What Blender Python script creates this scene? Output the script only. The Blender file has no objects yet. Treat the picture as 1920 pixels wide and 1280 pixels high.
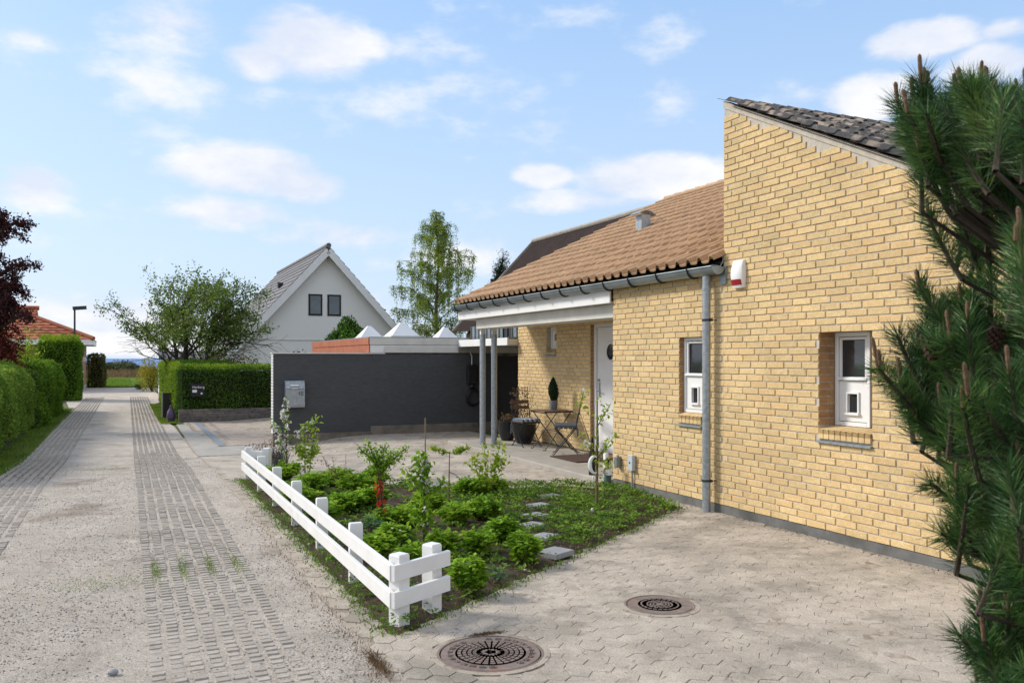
import bpy, math, random
import numpy as np
from mathutils import Vector, Matrix
R = math.radians
SC = bpy.context.scene
COL = SC.collection
CAM_H = 1.66
# ---------------------------------------------------------------- camera
cam_d = bpy.data.cameras.new("camera"); cam = bpy.data.objects.new("camera", cam_d); COL.objects.link(cam)
cam.location = (0, 0, CAM_H); cam.rotation_euler = (R(90), 0, 0)
cam_d.lens = 30; cam_d.sensor_width = 36; cam_d.shift_y = 32/1920
cam_d.clip_end = 60000; cam_d.clip_start = 0.05
cam_d.dof.use_dof = True; cam_d.dof.focus_distance = 9.0; cam_d.dof.aperture_fstop = 9
SC.camera = cam
# ---------------------------------------------------------------- light
SUN_AZ = -74.5; SUN_EL = 35.0
sd = Vector((math.sin(R(SUN_AZ))*math.cos(R(SUN_EL)), math.cos(R(SUN_AZ))*math.cos(R(SUN_EL)), math.sin(R(SUN_EL))))
sun_d = bpy.data.lights.new("sun", 'SUN'); sun = bpy.data.objects.new("sun", sun_d); COL.objects.link(sun)
sun_d.energy = 2.6; sun_d.angle = R(12); sun_d.color = (1.0, 0.94, 0.84)
sun.rotation_euler = sd.to_track_quat('Z', 'Y').to_euler(); sun.location = (-20, 0, 30)
SC.view_settings.view_transform = 'Standard'; SC.view_settings.look = 'None'
SC.view_settings.exposure = 0.42; SC.view_settings.gamma = 1
SC.view_settings.use_curve_mapping = False

W = bpy.data.worlds.new("World"); SC.world = W; W.use_nodes = True
nt = W.node_tree; nt.nodes.clear()
def wn(t, **k):
    n = nt.nodes.new(t)
    for a, b in k.items(): setattr(n, a, b)
    return n
def wm(op, a, b=None, c=None, clamp=False):
    n = wn('ShaderNodeMath', operation=op); n.use_clamp = clamp
    for i, v in enumerate((a, b, c)):
        if v is None: continue
        if isinstance(v, (int, float)): n.inputs[i].default_value = v
        else: nt.links.new(v, n.inputs[i])
    return n.outputs[0]
sky = wn('ShaderNodeTexSky', sky_type='NISHITA'); sky.sun_disc = False
sky.sun_elevation = R(SUN_EL); sky.sun_rotation = R(SUN_AZ); sky.air_density = 1.0; sky.dust_density = 1.6; sky.ozone_density = 1.5
tc = wn('ShaderNodeTexCoord'); sep = wn('ShaderNodeSeparateXYZ')
n1 = wn('ShaderNodeTexNoise'); n1.inputs['Scale'].default_value = 7.0; n1.inputs['Detail'].default_value = 7; n1.inputs['Roughness'].default_value = .58
n2 = wn('ShaderNodeTexNoise'); n2.inputs['Scale'].default_value = 2.6; n2.inputs['Detail'].default_value = 6
mp = wn('ShaderNodeMapping'); mp.inputs['Scale'].default_value = (1, 1, 2.2)
nt.links.new(tc.outputs['Generated'], mp.inputs[0]); nt.links.new(mp.outputs[0], n1.inputs[0]); nt.links.new(mp.outputs[0], n2.inputs[0])
nt.links.new(tc.outputs['Generated'], sep.inputs[0])
az = wm('ARCTAN2', sep.outputs[0], sep.outputs[1]); el = wm('ARCSINE', sep.outputs[2])
f1 = wm('SUBTRACT', n1.outputs[0], .5)
def blob(px, py, rx, ry, a):
    x = (px-960)/1600; z = (672-py)/1600
    a0 = math.atan(x); e0 = math.atan(z*math.cos(a0))
    ra = rx/1600*math.cos(a0)**2; re = ry/1600*math.cos(a0)
    u = wm('MULTIPLY', wm('SUBTRACT', az, a0), 1/ra); v = wm('MULTIPLY', wm('SUBTRACT', el, e0), 1/re)
    # flatter undersides, billowing tops
    d = wm('SQRT', wm('ADD', wm('MULTIPLY', u, u), wm('MULTIPLY', v, v)))
    return wm('MULTIPLY', wm('SUBTRACT', 1.0, d), a)
cl = None
for b in [(575,80,165,75,1.0),(490,105,90,50,.8),(470,318,185,58,1.0),(560,345,120,45,.9),(440,400,170,45,.55),(640,440,190,45,.5),
          (60,345,110,60,.7),(1215,335,175,55,1.0),(1020,330,75,30,.8),(1110,375,190,35,.5),(1730,75,150,45,1.0),(1860,120,120,55,.9),(1640,180,110,55,.8),
          (1890,55,90,30,.6),(330,40,240,60,.42),(250,590,420,50,.45),(180,640,520,32,.62),(560,560,300,50,.3),(900,480,260,50,.25),(60,70,80,30,.3)]:
    k = blob(*b); cl = k if cl is None else wm('MAXIMUM', cl, k)
# unseen rest of the sky: scattered cloud, thickened to add fill light
far = wm('GREATER_THAN', wm('ABSOLUTE', az), R(36)); 
gen = wm('MULTIPLY', wm('MULTIPLY', wm('SUBTRACT', n2.outputs[0], .38), 4.0), far)
cl = wm('MAXIMUM', cl, gen)
dens = wm('ADD', wm('MULTIPLY', cl, 1.9), wm('MULTIPLY', f1, 2.7))
mr = wn('ShaderNodeMapRange', interpolation_type='SMOOTHSTEP'); nt.links.new(dens, mr.inputs[0])
mr.inputs[1].default_value = .05; mr.inputs[2].default_value = .85
cmask = wm('MULTIPLY', mr.outputs[0], .93)
hz = wn('ShaderNodeMapRange'); nt.links.new(el, hz.inputs[0]); hz.inputs[1].default_value = 0; hz.inputs[2].default_value = R(24); hz.inputs[3].default_value = .62; hz.inputs[4].default_value = .0
def wmix(f, a, b):
    n = wn('ShaderNodeMix', data_type='RGBA')
    if isinstance(f, float): n.inputs[0].default_value = f
    else: nt.links.new(f, n.inputs[0])
    for i, v in ((6, a), (7, b)):
        if isinstance(v, tuple): n.inputs[i].default_value = v
        else: nt.links.new(v, n.inputs[i])
    return n.outputs[2]
SKYB = (2.6, 4.2, 6.6, 1)
base = wmix(.62, sky.outputs[0], SKYB)
base = wmix(hz.outputs[0], base, (4.5, 5.1, 5.9, 1))
cs = wn('ShaderNodeMapRange'); nt.links.new(n1.outputs[0], cs.inputs[0]); cs.inputs[1].default_value = .40; cs.inputs[2].default_value = .62
shade = wmix(cs.outputs[0], (4.5, 4.85, 5.6, 1), (5.9, 5.85, 5.9, 1))
fin = wmix(cmask, base, shade)
bg = wn('ShaderNodeBackground'); bg.inputs[1].default_value = .13
out = wn('ShaderNodeOutputWorld'); nt.links.new(fin, bg.inputs[0]); nt.links.new(bg.outputs[0], out.inputs[0])

# ---------------------------------------------------------------- frames: t = across (into the house), s = along the lane, z up
UX, UY = -.4151, .9098
W0 = (2.195, 9.24); TH = math.atan2(-UX, UY)
def toW(t, s, z=0): return Vector((W0[0]+UY*t+UX*s, W0[1]-UX*t+UY*s, z))
def toL(X, Y): dx, dy = X-W0[0], Y-W0[1]; return (UY*dx-UX*dy, UX*dx+UY*dy)
def G(px, py, z=0):
    Y = (CAM_H-z)*1600/(py-672); return toL((px-960)/1600*Y, Y)
def PZ(px, py, Y):
    t, s = toL((px-960)/1600*Y, Y); return Vector((t, s, CAM_H+(672-py)*Y/1600))
def sm(x): x = np.clip(x, 0, 1); return x*x*(3-2*x)
def gz(t, s): return -.16*sm((np.asarray(s)-5)/5.5)*sm((-np.asarray(t)-.9)/2.1)
def gzf(t, s): return float(gz(t, s))
OFF = {}
def reg(o, off): OFF[o.name] = off
def setp(o, label=None, cat=None, group=None, kind=None):
    if label: o['label'] = label
    if cat: o['category'] = cat
    if group: o['group'] = group
    if kind: o['kind'] = kind
    return o
def thing(name, label, cat, at, group=None, rot=0):
    o = bpy.data.objects.new(name, None); COL.objects.link(o); o.empty_display_size = .1
    o.location = toW(*at); o.rotation_euler = (0, 0, TH+rot); reg(o, tuple(at) if rot == 0 else None)
    return setp(o, label, cat, group)
def link(name, me, parent=None, base=(0, 0, 0)):
    o = bpy.data.objects.new(name, me); COL.objects.link(o)
    if parent is not None: o.parent = parent; reg(o, OFF[parent.name])
    else: o.location = toW(*base); o.rotation_euler = (0, 0, TH); reg(o, base)
    return o
def npmesh(name, V, F, mat, smooth=False, k=None):
    """V (N,3), F (M,k) all faces the same size"""
    me = bpy.data.meshes.new(name); V = np.asarray(V, dtype=np.float32); F = np.asarray(F, dtype=np.int32)
    me.vertices.add(len(V)); me.vertices.foreach_set('co', V.ravel())
    kk = F.shape[1]; me.loops.add(F.size); me.loops.foreach_set('vertex_index', F.ravel())
    me.polygons.add(len(F)); me.polygons.foreach_set('loop_start', np.arange(0, F.size, kk, dtype=np.int32))
    me.polygons.foreach_set('loop_total', np.full(len(F), kk, dtype=np.int32))
    if smooth: me.polygons.foreach_set('use_smooth', np.ones(len(F), dtype=bool))
    me.materials.append(mat); me.update(); return me
class MB:
    def __init__(s): s.v = []; s.f = []; s.m = []
    def add(s, vs, fs, mi=0):
        b = len(s.v); s.v += [tuple(v) for v in vs]; s.f += [tuple(b+i for i in f) for f in fs]; s.m += [mi]*len(fs); return s
    def box(s, x0, y0, z0, x1, y1, z1, mi=0):
        return s.add([(x0,y0,z0),(x1,y0,z0),(x1,y1,z0),(x0,y1,z0),(x0,y0,z1),(x1,y0,z1),(x1,y1,z1),(x0,y1,z1)],
              [(0,3,2,1),(4,5,6,7),(0,1,5,4),(1,2,6,5),(2,3,7,6),(3,0,4,7)], mi)
    def bbox(s, x0, y0, z0, x1, y1, z1, b=.004, mi=0):
        "box with bevelled edges"
        v = []; 
        for zz, ins in ((z0, b), (z0+b, 0), (z1-b, 0), (z1, b)):
            for (x, y, sx, sy) in ((x0,y0,1,1),(x1,y0,-1,1),(x1,y1,-1,-1),(x0,y1,1,-1)):
                if ins: v.append((x+sx*b, y+sy*b, zz))
                else: v += [(x+sx*b, y, zz), (x, y+sy*b, zz)] if sx*sy < 0 else [(x, y+sy*b, zz), (x+sx*b, y, zz)]
        # rings: bottom 4 (0-3), ring a 8 (4-11), ring b 8 (12-19), top 4 (20-23)
        f = [(3,2,1,0), (20,21,22,23)]
        for i in range(8): j = (i+1) % 8; f.append((4+i, 4+j, 12+j, 12+i))
        for i in range(4):
            a = 4+2*i; f.append((i, a+1, a)); n = (i+1) % 4; f.append((i, n, 4+2*n, a+1))
            a = 12+2*i; f.append((20+i, a, a+1)); f.append((20+n, 20+i, a+1, 12+2*n))
        return s.add(v, f, mi)
    def prism(s, pts, d, mi=0):
        "extrude polygon pts (3D) by vector d"
        n = len(pts); q = [tuple(np.add(p, d)) for p in pts]
        return s.add(list(pts)+q, [tuple(range(n))[::-1], tuple(range(n, 2*n))]+[(i, (i+1) % n, n+(i+1) % n, n+i) for i in range(n)], mi)
    def bar(s, p, q, w, h, mi=0, up=(0, 0, 1)):
        p, q = Vector(p), Vector(q); d = (q-p).normalized(); u = Vector(up)
        if abs(d.dot(u)) > .98: u = Vector((1, 0, 0))
        a = d.cross(u).normalized(); b = a.cross(d)
        c = [a*(sx*w/2)+b*(sy*h/2) for sx, sy in ((-1,-1),(1,-1),(1,1),(-1,1))]
        return s.add([p+k for k in c]+[q+k for k in c], [(0,1,2,3)[::-1],(4,5,6,7),(0,1,5,4),(1,2,6,5),(2,3,7,6),(3,0,4,7)], mi)
    def tube(s, pts, r, n=8, mi=0, cap=True):
        pts = [Vector(p) for p in pts]; m = len(pts); rr = r if hasattr(r, '__len__') else [r]*m; v = []
        a = None
        for i, p in enumerate(pts):
            d = (pts[min(i+1, m-1)]-pts[max(i-1, 0)])
            d = d.normalized() if d.length > 1e-9 else Vector((0, 0, 1))
            if a is None: a = d.orthogonal().normalized()
            else:
                a = a-d*a.dot(d); a = a.normalized() if a.length > 1e-6 else d.orthogonal().normalized()
            b = d.cross(a)
            for k in range(n):
                w = 2*math.pi*k/n; v.append(p+(a*math.cos(w)+b*math.sin(w))*rr[i])
        f = [(i*n+k, i*n+(k+1) % n, (i+1)*n+(k+1) % n, (i+1)*n+k) for i in range(m-1) for k in range(n)]
        if cap: f += [tuple(range(n))[::-1], tuple(range((m-1)*n, m*n))]
        return s.add(v, f, mi)
    def lathe(s, prof, c, n=20, mi=0, axis='z', cap=True):
        v = []
        for (r, z) in prof:
            for k in range(n):
                w = 2*math.pi*k/n
                if axis == 'z': v.append((c[0]+r*math.cos(w), c[1]+r*math.sin(w), c[2]+z))
                elif axis == 'x': v.append((c[0]+z, c[1]+r*math.cos(w), c[2]+r*math.sin(w)))
        m = len(prof)
        return s.add(v, [(i*n+k, i*n+(k+1) % n, (i+1)*n+(k+1) % n, (i+1)*n+k) for i in range(m-1) for k in range(n)]+([tuple(range(n))[::-1], tuple(range((m-1)*n, m*n))] if cap else []), mi)
    def sphere(s, c, r, n=10, mi=0):
        sx = r if hasattr(r, '__len__') else (r, r, r); v = []; m = n//2+1
        for i in range(m+1):
            a = math.pi*i/m
            for k in range(n):
                w = 2*math.pi*k/n; v.append((c[0]+sx[0]*math.sin(a)*math.cos(w), c[1]+sx[1]*math.sin(a)*math.sin(w), c[2]-sx[2]*math.cos(a)))
        return s.add(v, [(i*n+k, i*n+(k+1) % n, (i+1)*n+(k+1) % n, (i+1)*n+k) for i in range(m) for k in range(n)], mi)
    def mesh(s, name, mats, off=(0, 0, 0), smooth=False):
        me = bpy.data.meshes.new(name)
        me.from_pydata([(a-off[0], b-off[1], c-off[2]) for a, b, c in s.v], [], s.f)
        if not isinstance(mats, (list, tuple)): mats = [mats]
        for m in mats: me.materials.append(m)
        if len(mats) > 1: me.polygons.foreach_set('material_index', s.m)
        if smooth: me.polygons.foreach_set('use_smooth', [True]*len(me.polygons))
        me.update(); 
        if smooth: me.set_sharp_from_angle(angle=R(40))
        return me
    def build(s, name, mats, parent=None, base=(0, 0, 0), smooth=False, **props):
        off = OFF[parent.name] if parent is not None else base
        if off is None: off = (0, 0, 0)
        o = link(name, s.mesh(name, mats, off, smooth), parent, base); return setp(o, **props)
def flipfix(me):
    import bmesh
    b = bmesh.new(); b.from_mesh(me); bmesh.ops.recalc_face_normals(b, faces=b.faces); b.to_mesh(me); b.free()

# ---------------------------------------------------------------- materials
def newmat(name):
    m = bpy.data.materials.new(name); m.use_nodes = True; t = m.node_tree; t.nodes.clear(); return m, t
def pm(name, c1, c2=None, scale=6., rough=.8, bump=.0, bscale=60., rnd=0., metal=0., spec=.3, c3=None, s3=1.5, t3=.55, hue=0., dist=.02, detail=5, stretch=None, trans=0., sharp=.5, speck=None):
    """two-tone noise colour, optional third colour in patches (c3), per piece brightness (rnd), fine relief (bump)"""
    m, t = newmat(name); N = t.nodes.new; L = t.links.new
    geo = N('ShaderNodeNewGeometry'); out = N('ShaderNodeOutputMaterial'); b = N('ShaderNodeBsdfPrincipled')
    pos = geo.outputs['Position']
    if stretch:
        mpp = N('ShaderNodeMapping'); mpp.inputs['Scale'].default_value = stretch; mpp.inputs['Rotation'].default_value = (0, 0, -TH); mpp.vector_type = 'POINT'
        L(pos, mpp.inputs[0]); pos = mpp.outputs[0]
    def noise(sc, det=5, r=.6):
        n = N('ShaderNodeTexNoise'); n.inputs['Scale'].default_value = sc; n.inputs['Detail'].default_value = det; n.inputs['Roughness'].default_value = r; L(pos, n.inputs[0]); return n.outputs[0]
    def mix(f, a, bb, typ='MIX'):
        n = N('ShaderNodeMix'); n.data_type = 'RGBA'; n.blend_type = typ
        if isinstance(f, float): n.inputs[0].default_value = f
        else: L(f, n.inputs[0])
        for i, v in ((6, a), (7, bb)):
            if isinstance(v, tuple): n.inputs[i].default_value = (*v[:3], 1)
            else: L(v, n.inputs[i])
        return n.outputs[2]
    def mr(x, a, b_, c=0., d=1.):
        n = N('ShaderNodeMapRange'); n.inputs[1].default_value = a; n.inputs[2].default_value = b_; n.inputs[3].default_value = c; n.inputs[4].default_value = d; L(x, n.inputs[0]); return n.outputs[0]
    def mth(op, a, bb):
        n = N('ShaderNodeMath'); n.operation = op
        for i, v in enumerate((a, bb)):
            if isinstance(v, (int, float)): n.inputs[i].default_value = v
            else: L(v, n.inputs[i])
        return n.outputs[0]
    if c2 is None: c2 = tuple(k*.82 for k in c1)
    w = sharp*.35
    col = mix(mr(noise(scale, detail), .5-.2*(1-w), .5+.2*(1-w)), tuple(c1), tuple(c2))
    if c3 is not None: col = mix(mr(noise(s3, 6, .65), t3, t3+.1), col, tuple(c3))
    if speck:
        for sc_, am_ in speck:
            g_ = mr(noise(sc_, 3, .7), .36, .64, 1-am_, 1+am_); col = mix(1.0, col, g_, 'MULTIPLY')
    if rnd:
        oi = N('ShaderNodeObjectInfo'); x = mth('FRACT', mth('ADD', oi.outputs['Random'], geo.outputs['Random Per Island']), 0)
        g = mr(x, 0., 1., 1-rnd, 1+rnd)
        col = mix(1.0, col, g, 'MULTIPLY')
        if hue:
            x2 = mth('FRACT', mth('MULTIPLY', x, 7.31), 0); col = mix(mr(x2, .55, 1., 0., hue), col, (c1[0]*1.02, c1[1]*.78, c1[2]*.62))
    L(col, b.inputs['Base Color']); b.inputs['Roughness'].default_value = rough; b.inputs['Metallic'].default_value = metal
    b.inputs['Specular IOR Level'].default_value = spec
    if bump:
        bp = N('ShaderNodeBump'); bp.inputs['Strength'].default_value = bump; bp.inputs['Distance'].default_value = dist
        L(noise(bscale, 6, .65), bp.inputs['Height']); L(bp.outputs[0], b.inputs['Normal'])
    sh = b.outputs[0]
    if trans:
        tr = N('ShaderNodeBsdfTranslucent'); L(col, tr.inputs[0]); ms = N('ShaderNodeMixShader'); ms.inputs[0].default_value = trans
        L(sh, ms.inputs[1]); L(tr.outputs[0], ms.inputs[2]); sh = ms.outputs[0]
    L(sh, out.inputs[0]); return m
def leafmat(name, cols, trans=.35, rough=.7, clump=1.3, spec=.15):
    "leaf colour drawn per leaf from a ramp, shifted by slow noise so that clumps differ"
    m, t = newmat(name); N = t.nodes.new; L = t.links.new
    geo = N('ShaderNodeNewGeometry'); out = N('ShaderNodeOutputMaterial'); b = N('ShaderNodeBsdfPrincipled')
    n = N('ShaderNodeTexNoise'); n.inputs['Scale'].default_value = clump; n.inputs['Detail'].default_value = 2; L(geo.outputs['Position'], n.inputs[0])
    a = N('ShaderNodeMath'); a.operation = 'MULTIPLY_ADD'; L(n.outputs[0], a.inputs[0]); a.inputs[1].default_value = 1.6; a.inputs[2].default_value = -.8
    s = N('ShaderNodeMath'); s.operation = 'MULTIPLY_ADD'; L(geo.outputs['Random Per Island'], s.inputs[0]); s.inputs[1].default_value = .8; L(a.outputs[0], s.inputs[2])
    s2 = N('ShaderNodeMath'); s2.operation = 'ADD'; L(s.outputs[0], s2.inputs[0]); s2.inputs[1].default_value = .1
    r = N('ShaderNodeValToRGB'); L(s2.outputs[0], r.inputs[0]); e = r.color_ramp.elements
    while len(e) < len(cols): e.new(.5)
    for i, c in enumerate(cols): e[i].position = i/(len(cols)-1); e[i].color = (*c, 1)
    L(r.outputs[0], b.inputs['Base Color']); b.inputs['Roughness'].default_value = rough; b.inputs['Specular IOR Level'].default_value = spec
    tr = N('ShaderNodeBsdfTranslucent'); L(r.outputs[0], tr.inputs[0]); ms = N('ShaderNodeMixShader'); ms.inputs[0].default_value = trans
    L(b.outputs[0], ms.inputs[1]); L(tr.outputs[0], ms.inputs[2]); L(ms.outputs[0], out.inputs[0]); return m
M = {}
M['brick'] = pm('yellow_brick', (.65, .49, .26), (.57, .41, .20), 26, .85, .5, 110, rnd=.095, hue=.24, dist=.004, c3=(.40, .29, .17), s3=30, t3=.66, speck=[(90, .16), (.9, .10), (300, .12)])
M['brick_shaded'] = pm('yellow_brick_shaded', (.42, .25, .11), (.30, .16, .07), 14, .85, .4, 110, rnd=.15, hue=.5, dist=.004)  # yellow brick darkened to brown, shade of the reveals put into the colour
M['mortar'] = pm('mortar', (.56, .51, .44), (.44, .40, .345), 14, .95, .6, 90, dist=.006)
M['plinth'] = pm('concrete_plinth', (.17, .17, .165), (.10, .10, .095), 5, .9, .3, 60, dist=.005)
M['white'] = pm('white_paint', (.80, .80, .80), (.74, .74, .73), 3, .45, .05, 30, dist=.002)
M['offwhite'] = pm('offwhite_paint', (.66, .65, .61), (.55, .54, .50), 3, .6, .1, 25, dist=.003, c3=(.42, .40, .36), s3=2.2, t3=.66)
M['fence'] = pm('fence_paint', (.82, .82, .82), (.74, .74, .73), 4, .4, .12, 60, dist=.002, c3=(.50, .49, .42), s3=4, t3=.66)
M['zinc'] = pm('zinc', (.30, .34, .36), (.20, .235, .25), 3, .42, .08, 14, metal=.65, dist=.004, spec=.5, c3=(.36, .37, .37), s3=5, t3=.62)
M['zinc_dark'] = pm('dark_zinc', (.06, .065, .07), (.04, .045, .05), 6, .5, metal=.5)
M['galv'] = pm('galvanised', (.40, .44, .47), (.26, .30, .34), 24, .42, .06, 30, metal=.5, dist=.002, c3=(.5, .53, .55), s3=45, t3=.6)
M['tile'] = pm('roof_tile', (.54, .35, .205), (.41, .26, .15), 9, .78, .4, 60, rnd=.11, dist=.004, c3=(.26, .18, .12), s3=3.0, t3=.63)
M['tile_dark'] = pm('roof_tile_dark', (.085, .08, .078), (.05, .048, .048), 12, .85, .6, 60, rnd=.2, dist=.006, c3=(.30, .24, .19), s3=5.5, t3=.50)
M['underlay'] = pm('underlay', (.035, .03, .028), None, 6, .9)
M['glass_sky_tint'] = pm('sky_tinted_glass', (.05, .07, .08), (.10,.13,.15), 1.2, .1, spec=.8)  # sky reflection painted in as paler patches of the pane colour
M['glass'] = pm('window_glass', (.035, .04, .045), (.02, .022, .026), 2, .06, spec=.8)
M['rubber'] = pm('black_gasket', (.02, .02, .022), None, 5, .6)
M['darkpaint'] = pm('dark_grey_paint', (.074, .078, .083), (.060, .064, .069), 7, .75, .35, 22, dist=.006, stretch=(1, 1, 3), speck=[(.8, .05), (40, .06)])
M['concrete'] = pm('concrete', (.40, .37, .33), (.31, .29, .255), 4, .9, .3, 80, dist=.003, c3=(.25, .23, .2), s3=1.8, t3=.62)
M['concrete_dark'] = pm('weathered_concrete', (.23, .205, .17), (.13, .115, .095), 3.5, .9, .4, 60, dist=.005, c3=(.07, .05, .035), s3=2.5, t3=.6)
M['paver'] = pm('paving_stone', (.45, .395, .33), (.38, .33, .275), 9, .88, .6, 170, rnd=.045, dist=.004, c3=(.30, .265, .22), s3=1.5, t3=.50, speck=[(240, .22), (90, .20), (1.3, .14), (.5, .08)])
M['joint'] = pm('joint_sand', (.42, .36, .295), (.35, .30, .245), 5, .95, .6, 140, dist=.006, c3=(.22, .18, .14), s3=4, t3=.52, speck=[(200, .2)])
M['gravel'] = pm('gravel_surface', (.57, .505, .435), (.49, .43, .365), 2.2, .95, 1.0, 120, dist=.02, c3=(.36, .30, .24), s3=.9, t3=.55, speck=[(75, .28), (180, .34), (18, .12), (2.5, .08), (420, .2)])
M['pebble'] = pm('pebble', (.46, .43, .40), (.26, .235, .21), 60, .85, rnd=.45)
M['gridpaver'] = pm('grid_paver_concrete', (.42, .375, .325), (.33, .29, .245), 20, .9, .6, 120, rnd=.12, dist=.004)
M['gridsoil_shade'] = pm('groove_soil_shade', (.27, .24, .20), (.19, .165, .135), 30, .95, .5, 90)  # dark soil strips between ribs, groove shadow put into the tone
M['soil'] = pm('garden_soil', (.115, .082, .057), (.06, .043, .031), 9, .95, 1.0, 60, dist=.03, c3=(.17, .135, .10), s3=12, t3=.6)
M['earth'] = pm('ground', (.13, .14, .06), (.09, .10, .04), 2, .95, .4, 20)
M['grasssheet'] = pm('field_grass', (.14, .26, .035), (.10, .19, .028), .35, .9, .4, 6, c3=(.22, .27, .07), s3=.25, t3=.55, dist=.1)
M['vergesheet'] = pm('verge_grass', (.12, .13, .04), (.22, .18, .11), 3, .95, .6, 40, dist=.02)
M['sea'] = pm('sea_water', (.10, .20, .42), (.09, .18, .38), .02, .5, .2, .3, spec=.2)
M['reed'] = pm('dry_reed', (.24, .18, .10), (.15, .14, .06), 1.2, .9, rnd=.3)
M['blackmetal'] = pm('black_metal', (.018, .018, .02), None, 5, .45, spec=.4)
M['brownwood'] = pm('brown_wood', (.16, .095, .065), (.10, .06, .042), 20, .6, .2, 60, rnd=.12)
M['redbrown'] = pm('terracotta_paint', (.42, .15, .085), (.33, .11, .06), 4, .7, .1, 20, c3=(.28, .10, .07), s3=3, t3=.64)
M['bark'] = pm('bark', (.085, .066, .05), (.045, .035, .027), 18, .9, .8, 40, dist=.01)
M['barkgreen'] = pm('young_bark', (.12, .09, .055), (.07, .055, .035), 30, .8)
M['bamboo'] = pm('stake', (.26, .19, .10), (.16, .12, .07), 25, .7)
M['iron'] = pm('rusty_cast_iron', (.26, .205, .18), (.18, .14, .12), 16, .7, .3, 90, metal=.2, c3=(.27, .16, .11), s3=7, t3=.58)
M['irondark'] = pm('iron_recess', (.115, .092, .08), None, 5, .9)
M['red'] = pm('red_plastic', (.38, .012, .018), None, 5, .25, spec=.5)
M['cream'] = pm('cream_plastic', (.72, .71, .66), None, 5, .45)
M['meter'] = pm('grey_plastic', (.52, .56, .59), None, 5, .5)
M['whitewall'] = pm('white_render', (.84, .835, .82), (.79, .785, .77), 1.2, .85, .2, 12, dist=.01, speck=[(.6, .04)])
M['darkroof'] = pm('grey_roof_tile', (.17, .165, .17), (.11, .105, .11), 6, .6, rnd=.1)
M['brownroof'] = pm('brown_roof', (.055, .034, .028), (.035, .022, .019), 1.5, .85, .3, 8, dist=.03)
M['redtile'] = pm('red_roof_tile', (.42, .13, .06), (.30, .09, .045), 6, .7, rnd=.2)
M['redbrick'] = pm('red_brick', (.26, .09, .05), (.18, .06, .035), 9, .85, rnd=.2)
M['pinkbrick'] = pm('gable_brick', (.40, .22, .17), (.34, .18, .14), 4, .85)
M['pot'] = pm('black_glazed_pot', (.018, .018, .02), None, 5, .32, spec=.5)
M['greypot'] = pm('grey_stone_pot', (.20, .21, .22), (.14, .145, .15), 40, .8)
M['slate'] = pm('stepping_stone', (.30, .31, .33), (.24, .25, .26), 12, .8, .3, 80, rnd=.08)
M['drystone'] = pm('wall_stone', (.22, .195, .175), (.14, .125, .11), 9, .9, .5, 40, rnd=.25, dist=.01)
M['mat'] = pm('coir_mat', (.10, .062, .045), (.065, .04, .03), 40, .95, .6, 120)
M['purple'] = pm('purple_glaze', (.13, .085, .17), (.09, .07, .12), 12, .5)
M['flower_w'] = pm('white_petals', (.85, .84, .80), (.80, .74, .72), 20, .7, trans=.2)
M['flower_r'] = pm('red_petals', (.75, .05, .015), (.6, .03, .01), 20, .6, trans=.2)
M['cone'] = pm('pine_cone', (.085, .04, .028), (.04, .02, .016), 40, .8)
M['candle'] = pm('pine_candle', (.20, .115, .07), (.11, .07, .045), 60, .8, .5, 150)
M['black'] = pm('matt_black', (.01, .01, .012), None, 4, .6)
M['skin'] = pm('painted_stone', (.50, .42, .33), (.42, .34, .26), 20, .8)
M['teal'] = pm('faded_teal_cloth', (.10, .17, .165), (.07, .125, .12), 20, .8)
M['olive'] = pm('faded_olive_cloth', (.24, .24, .17), (.17, .17, .11), 20, .8)
M['cushion'] = pm('grey_cushion', (.13, .15, .18), (.09, .105, .13), 12, .9)
M['cushion_l'] = pm('pale_stripe', (.42, .45, .48), None, 12, .9)
M['strapgrey'] = pm('drain_grate', (.26, .30, .33), (.18, .21, .23), 8, .6)
M['clay'] = pm('clay_paver', (.44, .37, .31), (.36, .30, .25), 8, .9, .3, 60, rnd=.13)
# leaves
M['lf_hedge'] = leafmat('hedge_leaves', [(0.05, 0.11, 0.01), (0.11, 0.22, 0.018), (0.2, 0.33, 0.028)], .42)
M['lf_box'] = leafmat('fine_hedge_leaves', [(.03,.08,.010),(.07,.155,.016),(.14,.27,.024)], .25)
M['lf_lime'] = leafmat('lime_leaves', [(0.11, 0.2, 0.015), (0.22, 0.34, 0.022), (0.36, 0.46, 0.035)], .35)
M['lf_left'] = leafmat('left_hedge_leaves', [(0.09, 0.17, 0.022), (0.19, 0.31, 0.042), (0.33, 0.44, 0.07)], .45)
M['lf_bush'] = leafmat('bush_leaves', [(0.11, 0.23, 0.018), (0.22, 0.4, 0.024), (0.38, 0.54, 0.05)], .4, clump=3)
M['lf_cover'] = leafmat('ground_cover_leaves', [(0.06, 0.12, 0.02), (0.13, 0.24, 0.028), (0.23, 0.36, 0.045)], .3, clump=4)
M['lf_blue'] = leafmat('bluish_leaves', [(.06, .15, .06), (.12, .25, .11)], .3)
M['lf_young'] = leafmat('young_leaves', [(0.2, 0.34, 0.03), (0.34, 0.47, 0.05), (0.45, 0.5, 0.09)], .45, clump=5)
M['lf_olive'] = leafmat('hawthorn_leaves', [(0.07, 0.13, 0.02), (0.15, 0.23, 0.04), (0.26, 0.34, 0.06)], .25)
M['lf_brown'] = leafmat('brownish_shrub_leaves', [(0.06, 0.07, 0.02), (0.11, 0.115, 0.03), (0.16, 0.14, 0.04)], .25)
M['lf_birch'] = leafmat('birch_leaves', [(0.16, 0.24, 0.03), (0.26, 0.35, 0.05), (0.36, 0.45, 0.08)], .4)
M['lf_purple'] = leafmat('copper_leaves', [(0.035, 0.014, 0.018), (0.075, 0.028, 0.03), (0.13, 0.045, 0.04)], .25)
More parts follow.
